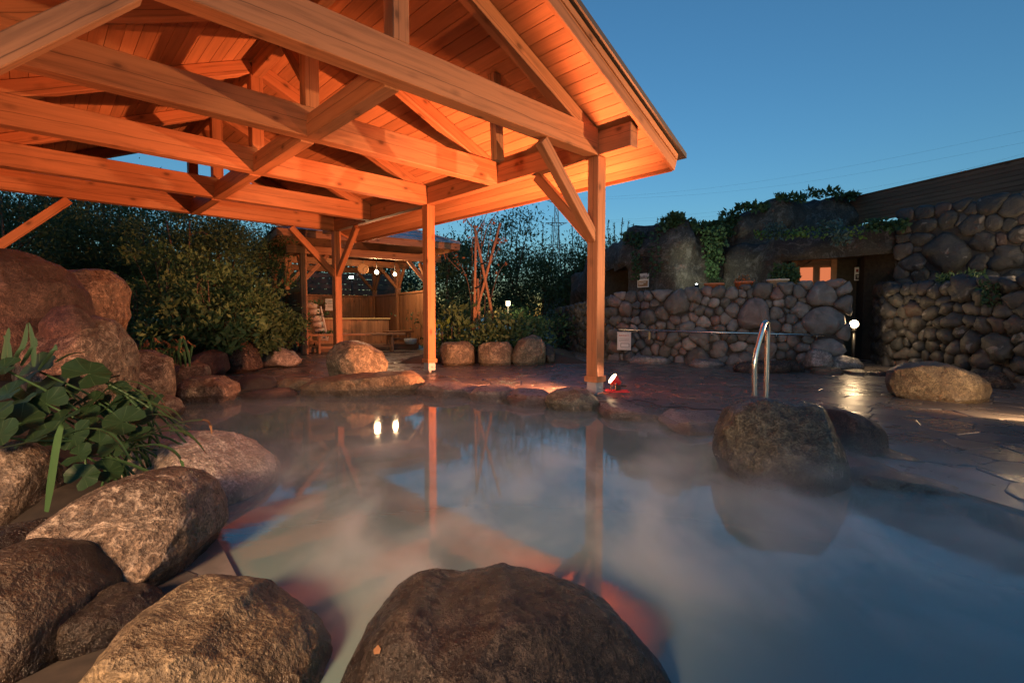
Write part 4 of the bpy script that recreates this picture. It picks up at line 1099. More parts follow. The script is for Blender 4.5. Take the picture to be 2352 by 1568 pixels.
# a second one on a tall tripod just outside the frame: none of it shows
def tripod_lamp(loc, hgt, tgt, label, power, col, ang, soft=.06):
    loc = Vector(loc); e = empty('tripod_lamp', loc, label, 'work lamp')
    for k in range(3):
        a = k * 2.094 + 2.55; f = loc + Vector((math.cos(a), math.sin(a), 0)) * .3
        tube('tripod_leg', spline([f + Vector((0, 0, .012)), loc + (f - loc) * .6 + Vector((0, 0, .015)), loc + (f - loc) * .2 + Vector((0, 0, .05)), loc + Vector((0, 0, .2))], 4), .011, REDP, e)
    tube('pole', [loc + Vector((0, 0, .15)), loc + Vector((0, 0, hgt))], .014, REDP, e)
    c = loc + Vector((0, 0, hgt)); ax = (Vector(tgt) - c).normalized(); m = ax.to_track_quat('Z', 'Y').to_matrix().to_4x4(); m.translation = c
    link('reflector_housing', latheme([(.03, -.1), (.06, -.09), (.08, -.04), (.12, .03), (.125, .06), (.118, .061), (.11, .045), (.07, -.03), (.02, -.06)], 24), REDP, e, m, True)
    link('lens', latheme([(.11, .043), (.1, .05), (.05, .056), (.004, .058)], 24), LENS, e, m, True)
    aim_spot('tripod_lamp_light', c + ax * .09, tgt, power, col, ang, .5, soft, e)
    point('spill_fill', c - ax * .22 + Vector((0, 0, -.05)), power * .012, col, .06, e)  # added fill light behind the closed housing, standing in for stray light
tripod_lamp((6.3, 4.75, 0), 1.5, (-.6, 4.8, 3.2), 'red tripod lamp just outside the frame, throwing light up at the gable', 880, (1, .54, .27), 58)
work_lamp((4.82, 4.42, .012), (5.1, 6.2, .25), 'red work lamp at the frame edge, only its stand tip showing', 42, (1, .6, .3), 110)
tripod_lamp((-1.6, -1.0, 0), 1.45, (-1.45, 2.4, .25), 'red tripod lamp behind the camera lighting the near rocks', 450, (1, .58, .31), 84, .28)
work_lamp((-3.9, 2.2, .3), (-2.6, 6.2, 3.3), 'red work lamp on the planted bank outside the frame, lighting the trusses', 95, (1, .31, .13), 120)

# ================================================================ trees and shrubs
def zt(y, Y): return at(1176, y, Y).z
TR = 'trees behind the pavilion'
for i, (x, Y, ty, rx, lab, mt, lf, nl) in enumerate((
    (30, 10.0, 385, 1.5, 'tall dark tree at the frame edge behind the tall reddish rock', LF_DARK, .10, 5200),
    (160, 11.5, 395, 1.6, 'tall dark tree behind the shadowed boulder, second from the frame edge', LF_DARK, .10, 5200),
    (262, 12.6, 362, 1.3, 'highest dark tree, its tip showing above the rear tie beam', LF_DARK, .10, 4600),
    (350, 12.0, 452, 1.35, 'feathery tree under the middle of the rear tie beam', LF_MID, .10, 4600),
    (440, 11.2, 462, 1.25, 'feathery tree under the right part of the rear tie beam', LF_MID, .10, 4600),
    (520, 12.4, 478, 1.2, 'airy tree between the feathery trees and the slate roof', LF_MID, .10, 3600),
    (598, 14.2, 505, 1.0, 'slim tree with open top next to the slate roof', LF_MID, .10, 2600),
    (470, 17.0, 500, 1.8, 'dark tree farther back behind the feathery trees', LF_DARK, .13, 3000))):
    g = at(x, 800, Y); g.z = .35
    tree('tree', lab, 'tree', g, zt(ty, Y), rx, rx, mt, int(nl * 2.6), lf * .8, 70, TR, .12, .34, .1, .17, 2)
for i, (x, Y, ty, rx, lab) in enumerate((
    (-40, 15.0, 430, 2.2, 'broad dark tree at the very back beside the frame edge'), (110, 16.0, 450, 2.2, 'broad dark tree at the very back, second from the frame edge'), (250, 17.0, 455, 2.2, 'broad dark tree at the very back behind the highest tree'),
    (380, 18.0, 500, 2.2, 'broad dark tree at the very back behind the feathery trees'), (560, 19.0, 520, 2.0, 'broad dark tree at the very back beside the slate roof'),
    (660, 25.0, 560, 2.4, 'dark tree seen under the garden pavilion roof at its far corner'), (760, 26.0, 575, 2.4, 'dark tree seen under the garden pavilion roof behind the slatted fence'), (860, 26.0, 560, 2.4, 'dark tree seen under the garden pavilion roof behind the globe lamps'), (955, 25.0, 575, 2.2, 'dark tree seen under the garden pavilion roof next to the middle post'))):
    g = at(x, 800, Y); g.z = .1
    tree('tree', lab, 'tree', g, zt(ty, Y), rx, rx * .7, LF_DARK, 5200, .17, 60, TR, .0, .4, .1, .2, 1)
SH = 'shrubs at the back of the bank'
for i, (x, Y, ty, rx, lab, mt, lf, nl) in enumerate((
    (318, 8.8, 640, .75, 'leafy shrub above the wide brown boulder', LF_MID, .10, 1700),
    (385, 9.2, 560, .8, 'tall thin-leaved shrub above the daylilies', LF_MID, .085, 2400),
    (465, 8.9, 600, .75, 'bushy nandina-like shrub in the middle of the bank', LF_MID, .085, 2400),
    (545, 9.6, 625, .75, 'drooping shrub next to the lit side rails', LF_MID, .10, 2200),
    (600, 10.6, 660, .7, 'low shrub in front of the lit side rails', LF_MID, .10, 1900),
    (420, 8.2, 700, .55, 'low broad-leaved shrub behind the daylilies', LF_MID, .13, 900),
    (505, 8.4, 715, .6, 'low drooping broad-leaved shrub behind the dark red boulder', LF_MID, .13, 1000),
    (640, 11.3, 720, .55, 'small fern-like shrub at the front corner of the garden pavilion', LF_DARK, .09, 1500),
    (580, 9.4, 740, .5, 'overhanging leafy shrub above the dark rock', LF_DARK, .12, 1000))):
    g = at(x, 800, Y); g.z = .2
    tree('shrub', lab, 'shrub', g, zt(ty, Y), rx, rx, mt, int(nl * 1.25), lf, 30, SH, .08, .42, .15, .19, 2)
HG = 'evergreens behind the sapling'
for i, (x, Y, ty, rx, lab, n_) in enumerate((
    (1025, 18.0, 560, 1.1, 'rounded evergreen just right of the middle post', 2600),
    (1072, 19.5, 515, .85, 'narrow upright evergreen left of the bamboo stakes', 2600),
    (1130, 20.5, 545, 1.2, 'broad evergreen right behind the bamboo stakes', 2600),
    (1188, 19.0, 498, .95, 'pointed evergreen right of the bamboo stakes, the tallest', 2800),
    (1240, 20.0, 548, 1.2, 'broad evergreen below the steel pylon', 2800),
    (1300, 20.5, 535, 1.2, 'broad evergreen right of the steel pylon', 2800),
    (1345, 20.0, 545, 1.0, 'evergreen half hidden by the near post', 2200),
    (1400, 23.0, 540, 1.3, 'evergreen above the cave opening behind the near post', 2200))):
    g = at(x, 760, Y); g.z = 0
    tree('evergreen', lab, 'tree', g, zt(ty, Y), rx, rx, LF_DARK, int(n_ * 2.4), .12, 50, HG, .02, .38, -.2, .22, 1)
# thin upright shoots against the sky
def shoots(name, label, x, Y, base_y, tops, mat, leaf=.08):
    g = at(x, base_y, Y); e = empty(name, g, label, 'plant')
    for dx, ty in tops:
        b = at(x + dx, base_y, Y); t_ = at(x + dx + random.uniform(-4, 4), ty, Y)
        pts = spline([b, (b + t_) / 2 + Vector((random.uniform(-.04, .04), 0, 0)), t_], 4)
        tube('shoot', pts, .012, BARK, e, 5, g)
        n = 46; f = rng.random(n)[:, None]; P = np.array(b) * (1 - f) + np.array(t_) * f - np.array(g)
        D = rng.normal(size=(n, 3)); D[:, 2] += .6
        link('shoot_leaves', leaves_me(P, D, np.full(n, leaf), .3), mat, e, Matrix.Translation(g))
shoots('shoot_clump', 'thin leafy shoots against the sky above the cave opening', 1418, 15.5, 560, [(-18, 505), (-6, 512), (8, 500), (22, 508), (34, 515)], LF_DARK)
shoots('shoot_clump', 'thin leafy shoots against the sky beneath the pylon', 1265, 19.0, 570, [(-20, 512), (0, 500), (16, 520), (52, 508), (66, 515)], LF_DARK)
shoots('shoot_clump', 'few thin twigs above the broad evergreen behind the stakes', 1150, 19.0, 560, [(-6, 520), (10, 512), (24, 525)], LF_DARK)
# staked sapling
BY = 11.2
g = at(1092, 790, BY); g.z = .1
e = empty('bamboo_stakes', g, 'tripod of crossed brown stakes tied round the bare sapling', 'stakes')
for (a, b) in (((1068, 792), (1149, 512)), ((1142, 728), (1089, 518)), ((1088, 790), (1093, 530)), ((1104, 782), (1097, 640))):
    p0, p1 = at(*a, BY - .05), at(*b, BY + .05); p0.z = min(p0.z, .5) if a[1] < 780 else .12
    tube('stake', [p0, (p0 + p1) / 2, p1], [.034, .032, .03], BAMBOO, e, 9, g)
for (x, y) in ((1112, 605), (1098, 660), (1128, 680)):
    c = at(x, y, BY - .02); tube('tie_rope', [c - Vector((.07, 0, .015)), c + Vector((.07, -.03, .015))], .018, BLACKP, e, 6, g)
e = empty('sapling', g, 'nearly bare young tree with thin stems between the stakes', 'tree')
vs_, fs_ = [], []
def addm(me):
    k = len(vs_); vs_.extend(v.co.copy() for v in me.vertices); fs_.extend(tuple(k + i for i in p.vertices) for p in me.polygons)
tips = []
for (a, m_, b) in (((1080, 790), (1085, 640), (1083, 495)), ((1100, 790), (1105, 600), (1108, 480)), ((1112, 790), (1116, 640), (1130, 500)), ((1092, 790), (1075, 650), (1040, 580)),
                   ((1105, 780), (1140, 640), (1165, 600)), ((1085, 560), (1100, 530), (1128, 470)), ((1083, 520), (1070, 500), (1062, 480)), ((1110, 560), (1120, 520), (1150, 478)), ((1055, 620), (1035, 600), (1015, 575)), ((1105, 640), (1125, 610), (1150, 560)), ((1120, 600), (1140, 560), (1160, 545))):
    pts = spline([at(*a, BY + .1), at(*m_, BY + .12), at(*b, BY + .1)], 5)
    if a[1] > 770: pts[0].z = .12
    addm(tubeme([p - g for p in pts], [.016 * (1 - .75 * i / len(pts)) for i in range(len(pts))], 5)); tips += pts[6:]
link('trunk', mesh('stems', vs_, fs_), BARK, e, Matrix.Translation(g), True)
n = 120; k = rng.integers(0, len(tips), n)
link('dry_leaves', leaves_me(np.array([tips[i] - g for i in k]) + rng.normal(size=(n, 3)) * .06, rng.normal(size=(n, 3)) - np.array([0, 0, .7]), np.full(n, .09), .5), LF_DRY, e, Matrix.Translation(g))
for (x, Y, ty, rx, lab, mt, lf, nl) in (
    (1052, 10.9, 715, .3, 'whorled-leaf shrub left of the bamboo stakes', LF_MID, .16, 420),
    (1022, 10.8, 745, .28, 'pale round-leaved plant next to the middle post', LF_BRIGHT, .15, 200),
    (1120, 10.9, 735, .5, 'small-leaved shrub at the foot of the bamboo stakes', LF_MID, .10, 1300),
    (1170, 10.9, 715, .35, 'whorled-leaf shrub between stakes and lantern', LF_MID, .16, 480),
    (1215, 11.4, 725, .4, 'low shrub behind the tall angular edging stone', LF_MID, .11, 900),
    (1195, 13.8, 705, .6, 'shrub lit yellow by the garden lantern', LF_MID, .11, 1300),
    (1260, 15.0, 720, .8, 'dark low shrub beyond the garden lantern', LF_DARK, .12, 1400),
    (1040, 15.0, 700, .9, 'dark shrub behind the whorled-leaf shrub', LF_DARK, .12, 1500)):
    g2 = at(x, 790, Y); g2.z = .02
    tree('shrub', lab, 'shrub', g2, zt(ty, Y), rx, rx, mt, nl, lf, 16, 'low plants round the sapling', .08, .42, .05, .3, 3)
for x, y, lab in ((1010, 815, 0),):
    pass
vs = [at(x, 800, 11.6) for x in (1000, 1290)]
bm = bmesh.new(); bmesh.ops.create_grid(bm, x_segments=24, y_segments=16, size=1.0)
for v in bm.verts:
    x = .0 + v.co.x * 2.2 - .4; y = 12.3 + v.co.y * 2.0; r = max(0, 1 - max(abs(v.co.x), abs(v.co.y)) ** 4)
    v.co = Vector((x, y, -.1 + r * .32 + noise.fractal(Vector((x, y, 3)), 1, 2, 3) * .05))
tag(link('sapling_bed', from_bm('bed', bm), SOIL, None, None, True), 'raised planting bed of the staked sapling', None, None, 'structure')

# ================================================================ plants of the near bank
def broad_leaf_me():
    n = 22; vs = [(0, 0, 0)]; fs = []
    for r_ in (.55, 1.0):
        for i in range(n):
            a = -math.pi + .22 + (2 * math.pi - .44) * i / (n - 1)
            rr = r_ * (1.0 + .06 * math.sin(a * 7) * r_) * (1 - .12 * math.cos(a)) * (.72 if i in (0, n - 1) else 1)
            vs.append((rr * math.cos(a) + .25 * 0, rr * math.sin(a) * 1.08, .22 * r_ * r_ - .30 * (rr * math.cos(a)) ** 2 + .07 * math.sin(a * 5 + 1) * r_ * r_))
    for i in range(n - 1):
        fs.append((0, 1 + i, 2 + i)); fs.append((1 + i, n + 1 + i, n + 2 + i, 2 + i))
    return mesh('broad_leaf', vs, fs)
BLM = broad_leaf_me(); BLM.materials.append(LF_BIG); BLM.shade_smooth()
g = Vector((-2.3, 2.75, .25))
e = empty('leopard_plant', g, 'clump of broad round dark leaves on the near bank', 'plant')
for (x, y, r, Y) in ((85, 849, 58, 2.75), (204, 857, 52, 2.75), (17, 905, 45, 2.6), (105, 925, 48, 2.55), (45, 968, 60, 2.4), (112, 996, 46, 2.35), (164, 931, 26, 2.7), (196, 950, 34, 2.65), (141, 962, 42, 2.5),
                     (280, 968, 48, 2.5), (229, 1018, 46, 2.4), (192, 1092, 38, 2.2), (249, 1081, 38, 2.3), (272, 891, 26, 2.8), (215, 916, 30, 2.75), (335, 957, 30, 2.7), (8, 845, 36, 2.5), (-30, 960, 60, 2.3), (60, 900, 40, 2.8), (250, 930, 36, 2.8), (150, 890, 40, 2.9), (30, 930, 50, 2.5), (75, 1010, 44, 2.25), (170, 1000, 44, 2.4), (300, 920, 34, 2.85), (225, 975, 44, 2.55), (320, 1000, 30, 2.5), (0, 1000, 50, 2.2), (130, 880, 46, 2.8), (265, 1030, 34, 2.35), (350, 920, 26, 2.9), (180, 1045, 36, 2.3), (60, 950, 46, 2.6), (240, 870, 34, 2.95)):
    c = at(x, y, Y); s = r * Y / F * .84
    tilt = Matrix.Rotation(random.uniform(.25, 1.05), 4, 'X') @ Matrix.Rotation(random.uniform(-.35, .6), 4, 'Y') @ Matrix.Rotation(random.uniform(0, 6.28), 4, 'Z')
    link('leaf', BLM, LF_BIG, e, Matrix.Translation(c) @ tilt @ Matrix.Diagonal((s, s, s, 1)))
    b = Vector((-1.95 + random.uniform(-.25, .25), 2.7 + random.uniform(-.2, .25), .05))
    tube('stalk', spline([b, (b + c) / 2 + Vector((0, .05, .06)), c - Vector((0, 0, .004))], 4), .006, LF_STRAP, e, 6, g)
def blade(pts, w, e, g, mat=LF_STRAP, tip=None):
    """a strap leaf: channelled ribbon along a curve"""
    P = spline(pts, 6); n = len(P); vs, fs = [], []
    for i, p in enumerate(P):
        d = (P[min(i + 1, n - 1)] - P[max(i - 1, 0)]).normalized(); sd_ = d.cross(Vector((0, 0, 1)) if abs(d.z) < .9 else Vector((0, 1, 0)))
        if sd_.length < .01: sd_ = Vector((1, 0, 0))
        sd_.normalize(); f = i / (n - 1); ww = w * min(1, .55 + f * 2) * (1 - max(0, (f - .55) / .45) ** 1.6 * .95)
        up = sd_.cross(d)
        vs += [p + sd_ * ww + up * ww * .35 - g, p - g, p - sd_ * ww + up * ww * .35 - g]
    for i in range(n - 1):
        a, b = i * 3, i * 3 + 3; fs += [(a, a + 1, b + 1, b), (a + 1, a + 2, b + 2, b + 1)]
    me = mesh('blade', vs, fs); me.materials.append(mat)
    if tip is not None:
        me.materials.append(LF_DRY)
        for k, pl_ in enumerate(me.polygons):
            if k // 2 > (n - 1) * tip: pl_.material_index = 1
    link('strap_leaf', me, None, e, Matrix.Translation(g), True)
g = at(230, 1010, 2.5)
e = empty('strap_plant', g, 'arching green strap leaves with brown tips hanging over the pale boulder', 'plant')
for (pts, Y, w, tp) in (
    ([(262, 1040), (310, 1005), (400, 976), (450, 967), (478, 970), (487, 998)], 2.4, .016, .66), ([(265, 1035), (330, 1000), (400, 990), (442, 1006), (477, 1046)], 2.45, .013, .9),
    ([(262, 1040), (330, 1024), (375, 1026), (412, 1052), (430, 1112)], 2.35, .013, .95), ([(240, 1050), (290, 1065), (350, 1088), (430, 1106)], 2.3, .015, .93),
    ([(150, 1000), (205, 985), (255, 1000), (290, 1042), (300, 1058)], 2.3, .012, .95), ([(205, 935), (258, 886), (310, 878), (358, 905), (386, 942)], 2.7, .010, .85),
    ([(240, 905), (290, 890), (335, 912), (356, 972)], 2.7, .010, .8), ([(-20, 1035), (40, 1022), (92, 1010)], 2.1, .014, None),
    ([(105, 1175), (118, 1080), (132, 1000), (150, 960)], 2.05, .017, None), ([(270, 960), (330, 930), (390, 940), (420, 965)], 2.6, .012, .9),
    ([(250, 930), (320, 900), (380, 900)], 2.8, .010, .6), ([(280, 1000), (350, 985), (410, 980), (470, 1030)], 2.55, .011, .8), ([(215, 960), (280, 920), (350, 925), (400, 960)], 2.65, .012, None), ([(255, 1010), (320, 960), (380, 955), (440, 985)], 2.6, .011, .85)):
    blade([at(x, y, Y) for x, y in pts], w, e, g, LF_STRAP, tp)
g = at(60, 835, 2.6)
e = empty('sword_plant', g, 'upright dark sword-shaped leaves in front of the wide brown boulder', 'plant')
for pts in ([(30, 840), (52, 790), (62, 742)], [(76, 842), (74, 790), (66, 740)], [(4, 830), (14, 780), (20, 752)], [(50, 840), (75, 800), (82, 775)], [(130, 832), (165, 814), (208, 808)], [(90, 850), (120, 812), (128, 790)], [(20, 850), (18, 800), (8, 770)]):
    blade([at(x, y, 2.6) for x, y in pts], .015, e, g, LF_DARK)
g = at(370, 825, 5.9)
e = empty('daylily_clump', g, 'clump of daylily leaves with withered tan tips behind the block-shaped rock', 'plant')
for k in range(34):
    x0 = random.uniform(300, 440); b = at(x0, 836 + random.uniform(-6, 10), 5.9 + random.uniform(-.3, .4)); hgt = random.uniform(.16, .34); lean = random.uniform(-.16, .22)
    pts = [b, b + Vector((lean * .3, 0, hgt * .6)), b + Vector((lean * .8, 0, hgt)), b + Vector((lean * 1.5, -.02, hgt * random.uniform(.65, 1.1)))]
    blade(pts, .014, e, g, LF_STRAP, random.choice((.55, .7, .4, None)))
# ferns and ivy on the rock face, plants on the ledge and on top
def patch(name, label, cat, boxes, mat, n, leaf, wid=.7, hang=0.0, group=None):
    """leafy cover on a rock face; boxes: px0, py0, px1, py1, Y0, Y1"""
    pts = []
    for (x0, y0, x1, y1, Ya, Yb) in boxes:
        k = n // len(boxes)
        for _ in range(k):
            f = random.random(); pts.append(at(x0 + (x1 - x0) * f, y0 + (y1 - y0) * random.random(), Ya + (Yb - Ya) * f + random.uniform(-.12, .05)))
    P = np.array(pts); c = P.mean(0); D = rng.normal(size=P.shape); D[:, 1] -= .5; D[:, 2] -= hang
    e = empty(name, Vector(c), label, cat, group)
    link('foliage', leaves_me(P - c, D, leaf * (.6 + .8 * rng.random(len(P))), wid), mat, e, Matrix.Translation(Vector(c)))
    k0 = at(boxes[0][0], boxes[0][1], boxes[0][4]); k1 = at(boxes[-1][2], boxes[-1][3], boxes[-1][5])
    tube('stem', spline([k0, (k0 + k1) / 2 + Vector((0, -.02, 0)), k1], 5), .008, BARK, e, 5)
patch('ivy', 'ivy hanging down the cleft between cave and grotto', 'ivy', [(1612, 520, 1672, 560, 12.85, 12.9), (1616, 560, 1655, 610, 12.85, 12.8), (1622, 600, 1648, 640, 12.8, 12.8), (1628, 525, 1665, 600, 12.8, 12.8)], LF_MID, 900, .09, .85, .4)
patch('ivy', 'thin ivy strands on the cave face above the lettered sign', 'ivy', [(1450, 545, 1475, 590, 13.3, 13.1), (1490, 530, 1515, 640, 12.9, 12.8), (1455, 590, 1470, 640, 13.2, 13.1)], LF_DARK, 240, .09, .85, .4)
patch('creeper', 'dark creeper mound on top of the cave corner', 'creeper', [(1510, 500, 1590, 528, 12.9, 12.9), (1530, 492, 1570, 512, 12.9, 12.9), (1590, 512, 1640, 530, 12.9, 13.2), (1430, 535, 1510, 560, 13.6, 13.0)], LF_DARK, 900, .12, .7)
patch('creeper', 'creeper on the shoulder between cave and high outcrop', 'creeper', [(1650, 485, 1700, 520, 13.4, 13.5), (1690, 468, 1760, 482, 13.4, 13.2), (1640, 505, 1680, 540, 13.2, 13.2)], LF_DARK, 700, .12, .7)
patch('creeper', 'leafy tufts on the top edge of the high outcrop', 'creeper', [(1850, 436, 1935, 456, 13.0, 13.0), (1780, 448, 1850, 462, 13.0, 13.0), (1940, 446, 1965, 458, 12.9, 12.9)], LF_DARK, 620, .12, .5, -.6)
patch('ledge_plant', 'blue-grey leafy plant on the grotto ledge nearest the cave', 'plant', [(1758, 514, 1802, 548, 11.3, 11.2)], LF_BLUE, 260, .09, .5)
patch('ledge_plant', 'yellow-green succulents in the middle of the grotto ledge', 'plant', [(1820, 520, 1990, 548, 11.2, 10.7), (1730, 530, 1850, 548, 11.4, 11.1)], LF_BRIGHT, 420, .07, .7)
patch('ledge_plant', 'blue-grey leafy plant trailing over the middle of the grotto lip', 'plant', [(1880, 508, 1935, 535, 11.0, 10.9), (1912, 530, 1950, 560, 10.7, 10.6)], LF_BLUE, 360, .09, .5)
patch('ledge_plant', 'dark ivy at the end of the ledge below the plank fence', 'plant', [(1990, 505, 2080, 530, 10.6, 10.4)], LF_DARK, 300, .1, .7)
patch('rock_fern', 'fern growing on the low rough wall under the tall cobble wall', 'fern', [(2200, 625, 2260, 660, 8.6, 8.3), (2150, 632, 2210, 650, 9.0, 8.7)], LF_MID, 420, .08, .4)
patch('rock_fern', 'dark fern drooping between the stacked rocks near the frame edge', 'fern', [(2250, 640, 2300, 700, 8.0, 7.8)], LF_DARK, 200, .09, .4, .6)
patch('wall_bush', 'rounded green bush on the wall top between cream pot and door', 'shrub', [(1765, 625, 1835, 662, 10.6, 10.4), (1778, 608, 1830, 640, 10.6, 10.4)], LF_MID, 900, .08, .5)
# pots on the wall top
def pot(x, y, Y, w, label, mat, long_=1.8, n=60, lm=LF_DARK):
    c = at(x, y, Y); e = empty('planter_pot', c, label, 'pot', 'pots on the cobble wall')
    vs, fs = [], []; NN = 20
    for (s, z) in ((.72, 0), (.95, .13), (1.05, .13), (1.05, .165), (.95, .165), (.9, .12)):
        for i in range(NN):
            a = 2 * math.pi * i / NN; vs.append((w * s * math.cos(a), w * s * math.sin(a) / long_, z))
    fs = [(r_ * NN + i, r_ * NN + (i + 1) % NN, (r_ + 1) * NN + (i + 1) % NN, (r_ + 1) * NN + i) for r_ in range(5) for i in range(NN)] + [tuple(range(NN))[::-1]]
    m = Matrix.Translation(c) @ Matrix.Rotation(R(-28), 4, 'Z')
    link('pot_body', mesh('pot', vs, fs), mat, e, m, True)
    link('pot_soil', mesh('soil', [(w * .9 * math.cos(2 * math.pi * i / NN), w * .9 * math.sin(2 * math.pi * i / NN) / long_, .125) for i in range(NN)], [tuple(range(NN))]), SOIL, e, m)
    P = rng.normal(size=(n, 3)) * np.array([w * .4, w * .2, .05]) + np.array([0, 0, .17])
    link('pot_plant', leaves_me(P, rng.normal(size=(n, 3)) + np.array([0, 0, .7]), np.full(n, .07), .5), lm, e, m)['kind'] = 'stuff'
pot(1640, 668, 10.6, .2, 'terracotta pot with a drooping plant in front of the lit rock', TERRA, 1.6, 120, LF_MID)
pot(1708, 664, 10.4, .19, 'terracotta pot with withered plants between lit rock and cream pot', TERRA, 1.6, 90, LF_DRY)
pot(1786, 660, 10.1, .2, 'cream pot in front of the rounded green bush', CREAMP, 1.6, 60, LF_DARK)

# ================================================================ rails, lamps and small things on the right
e = empty('handrail', gr(1745, 905), 'bent stainless steel handrail behind the large wet boulder', 'handrail')
f0_, f1_ = gr(1733, 935), gr(1756, 935)
fn = gr(1733, 940); p = [Vector((fn.x, fn.y, 0)), at(1733, 870, fn.y), at(1733, 838, fn.y), at(1738, 808, fn.y + .01), at(1749, 766, fn.y + .03), at(1755, 746, fn.y + .06), at(1760, 741, fn.y + .1), at(1763, 752, fn.y + .14), at(1762, 800, fn.y + .15)]
p.append(Vector((p[-1].x, p[-1].y, 0)))
tube('rail_tube', spline(p, 7), .028, STEEL, e, 14)
for q in (p[0], p[-1]): link('floor_flange', latheme([(.05, 0), (.05, .008), (.03, .012)], 18), STEEL, e, Matrix.Translation((q.x, q.y, .004)), True)
wn_ = Vector((6.25 - 2.38, 9.35 - 11.5, 0)).normalized(); wnn = Vector((wn_.y, -wn_.x, 0)); wp = Vector((2.38, 11.5, 0)) + wnn * .3
r0, r1 = onplane(1421, 757, wp, wnn), onplane(1893, 770, wp, wnn)
e = empty('wall_rail', (r0 + r1) / 2, 'long thin steel rail along the foot of the cobble wall', 'handrail')
tube('rail_tube', [r0, r1], .02, STEEL, e, 12)
for f in (.03, .2, .5, .8, .97):
    q = r0 + (r1 - r0) * f; tube('rail_bracket', [q, q - Vector((0, 0, .06)), q - wnn * .26 - Vector((0, 0, .06))], .012, STEEL, e, 8)
q = r0 + (r1 - r0) * .175; beam('wooden_tag', q - Vector((0, 0, .03)), q - Vector((0, 0, .2)), .05, .012, WOODP, e, up=wnn)
a, b = onplane(1418, 762, wp + wnn * .05, wnn), onplane(1449, 804, wp + wnn * .05, wnn); X = Vector((0, 0, 1)).cross(wnn).normalized()
w, h = abs((b - a).dot(X)), abs(a.z - b.z)
e = empty('rules_notice', (a + b) / 2, 'white notice with red heading hung on the thin steel rail', 'sign'); m = facing((a + b) / 2, wnn)
link('board', boxme(w, h, .012, .002), WHITEP, e, m); m = m @ Matrix.Translation((0, 0, .0065))
text(e, m, '健康薬湯ぶろ', 0, h * .3, w * .125, INKR)
for k in range(3): strip(e, m, 0, h * (.14 - .075 * k), w * .72, h * .016, INKB)
def rect_line(e, m, x, y, w_, h_, t_, mat):
    for dx, dy, ww, hh in ((0, h_ / 2, w_, t_), (0, -h_ / 2, w_, t_), (-w_ / 2, 0, t_, h_ - t_ * 1.1), (w_ / 2, 0, t_, h_ - t_ * 1.1)): strip(e, m, x + dx, y + dy, ww, hh, mat, 'print_frame')
rect_line(e, m, w * .07, -h * .24, w * .6, h * .22, w * .03, INKB); rect_line(e, m, 0, 0, w * .88, h * .88, w * .012, INKB)
def globe_lamp(x, y, Y, r, power, label, name='globe_lamp'):
    c = at(x, y, Y); e = empty(name, (c.x, c.y, 0), label, 'lamp')
    link('globe', sphereme(r, 3), BULB, e, Matrix.Translation(c), True)
    link('lamp_neck', latheme([(.05, -.02), (.035, .03), (.045, .06)], 14), BLACKP, e, Matrix.Translation(c - Vector((0, 0, r + .05))), True)
    tube('lamp_post', [(c.x, c.y, 0), c - Vector((0, 0, r + .05))], .028, BLACKP, e)
    d = Vector((-c.x, -c.y, 0)).normalized(); point('globe_light', c + d * (r + .07) + Vector((0, 0, .02)), power, (1, .66, .34), .06, e)
globe_lamp(1962, 744, 9.6, .075, 14, 'glowing globe lamp on a short post in front of the dark doorway')
globe_lamp(2390, 600, 8.0, .08, 18, 'globe lamp just outside the frame lighting the tall cobble wall')
c = at(1167, 697, 13.2); e = empty('garden_lantern', (c.x, c.y, 0), 'small square lit lantern among the shrubs behind the sapling', 'lantern')
box('lantern_light', c, (.1, .1, .1), BULB, e); box('lantern_cap', c + Vector((0, 0, .065)), (.15, .15, .02), BLACKP, e); tube('lantern_post', [(c.x, c.y, 0), c - Vector((0, 0, .055))], .025, BLACKP, e)
point('lantern_glow', c + Vector((0, -.14, .02)), 10, (1, .75, .35), .05, e)
c = at(1600, 662, 11.5)
e = empty('spotlight', c, 'small uplight hidden behind the wall top washing the rock face', 'spotlight')
tube('spot_body', [c, c + Vector((.02, .06, .06))], .05, BLACKP, e, 12); link('spot_lens', sphereme(.035, 2), BULBW, e, Matrix.Translation(c + Vector((.025, .08, .08))), True)
aim_spot('uplight', c + Vector((.04, .14, .14)), at(1630, 600, 13.0), 26, (1, 1, .68), 100, .7, .04, e)
# step with a wet edge by the doorway
box('door_step', gr(1995, 802) + Vector((0, 0, .05)), (.9, .35, .12), RK_DARK, None, R(-20), .02); tag(bpy.data.objects['door_step'], 'wet stone step shining below the globe lamp', 'step')
# a dry leaf on the foreground boulder
lm_ = mesh('dry_leaf', [(-.013, -.006, 0), (0, -.011, .002), (.014, -.002, 0), (.012, .008, .003), (-.006, .009, .001)], [(0, 1, 2, 3, 4)])
dl = link('dry_leaf', lm_, LF_DRY, None, Matrix.Translation((0, 0, 0))); tag(dl, 'small tan dry leaf stuck on the wet foreground boulder', 'leaf')
from mathutils.bvhtree import BVHTree
fb = bpy.data.objects['boulder']; mw = fb.matrix_basis
bv = BVHTree.FromPolygons([mw @ v.co for v in fb.data.vertices], [tuple(p_.vertices) for p_ in fb.data.polygons])
hit, nrm_, _, _ = bv.ray_cast(Vector((0, 0, H)), ray(868, 1492).normalized())
if hit is not None:
    m_ = nrm_.to_track_quat('Z', 'Y').to_matrix().to_4x4(); m_.translation = hit + nrm_ * .002; dl.matrix_basis = m_
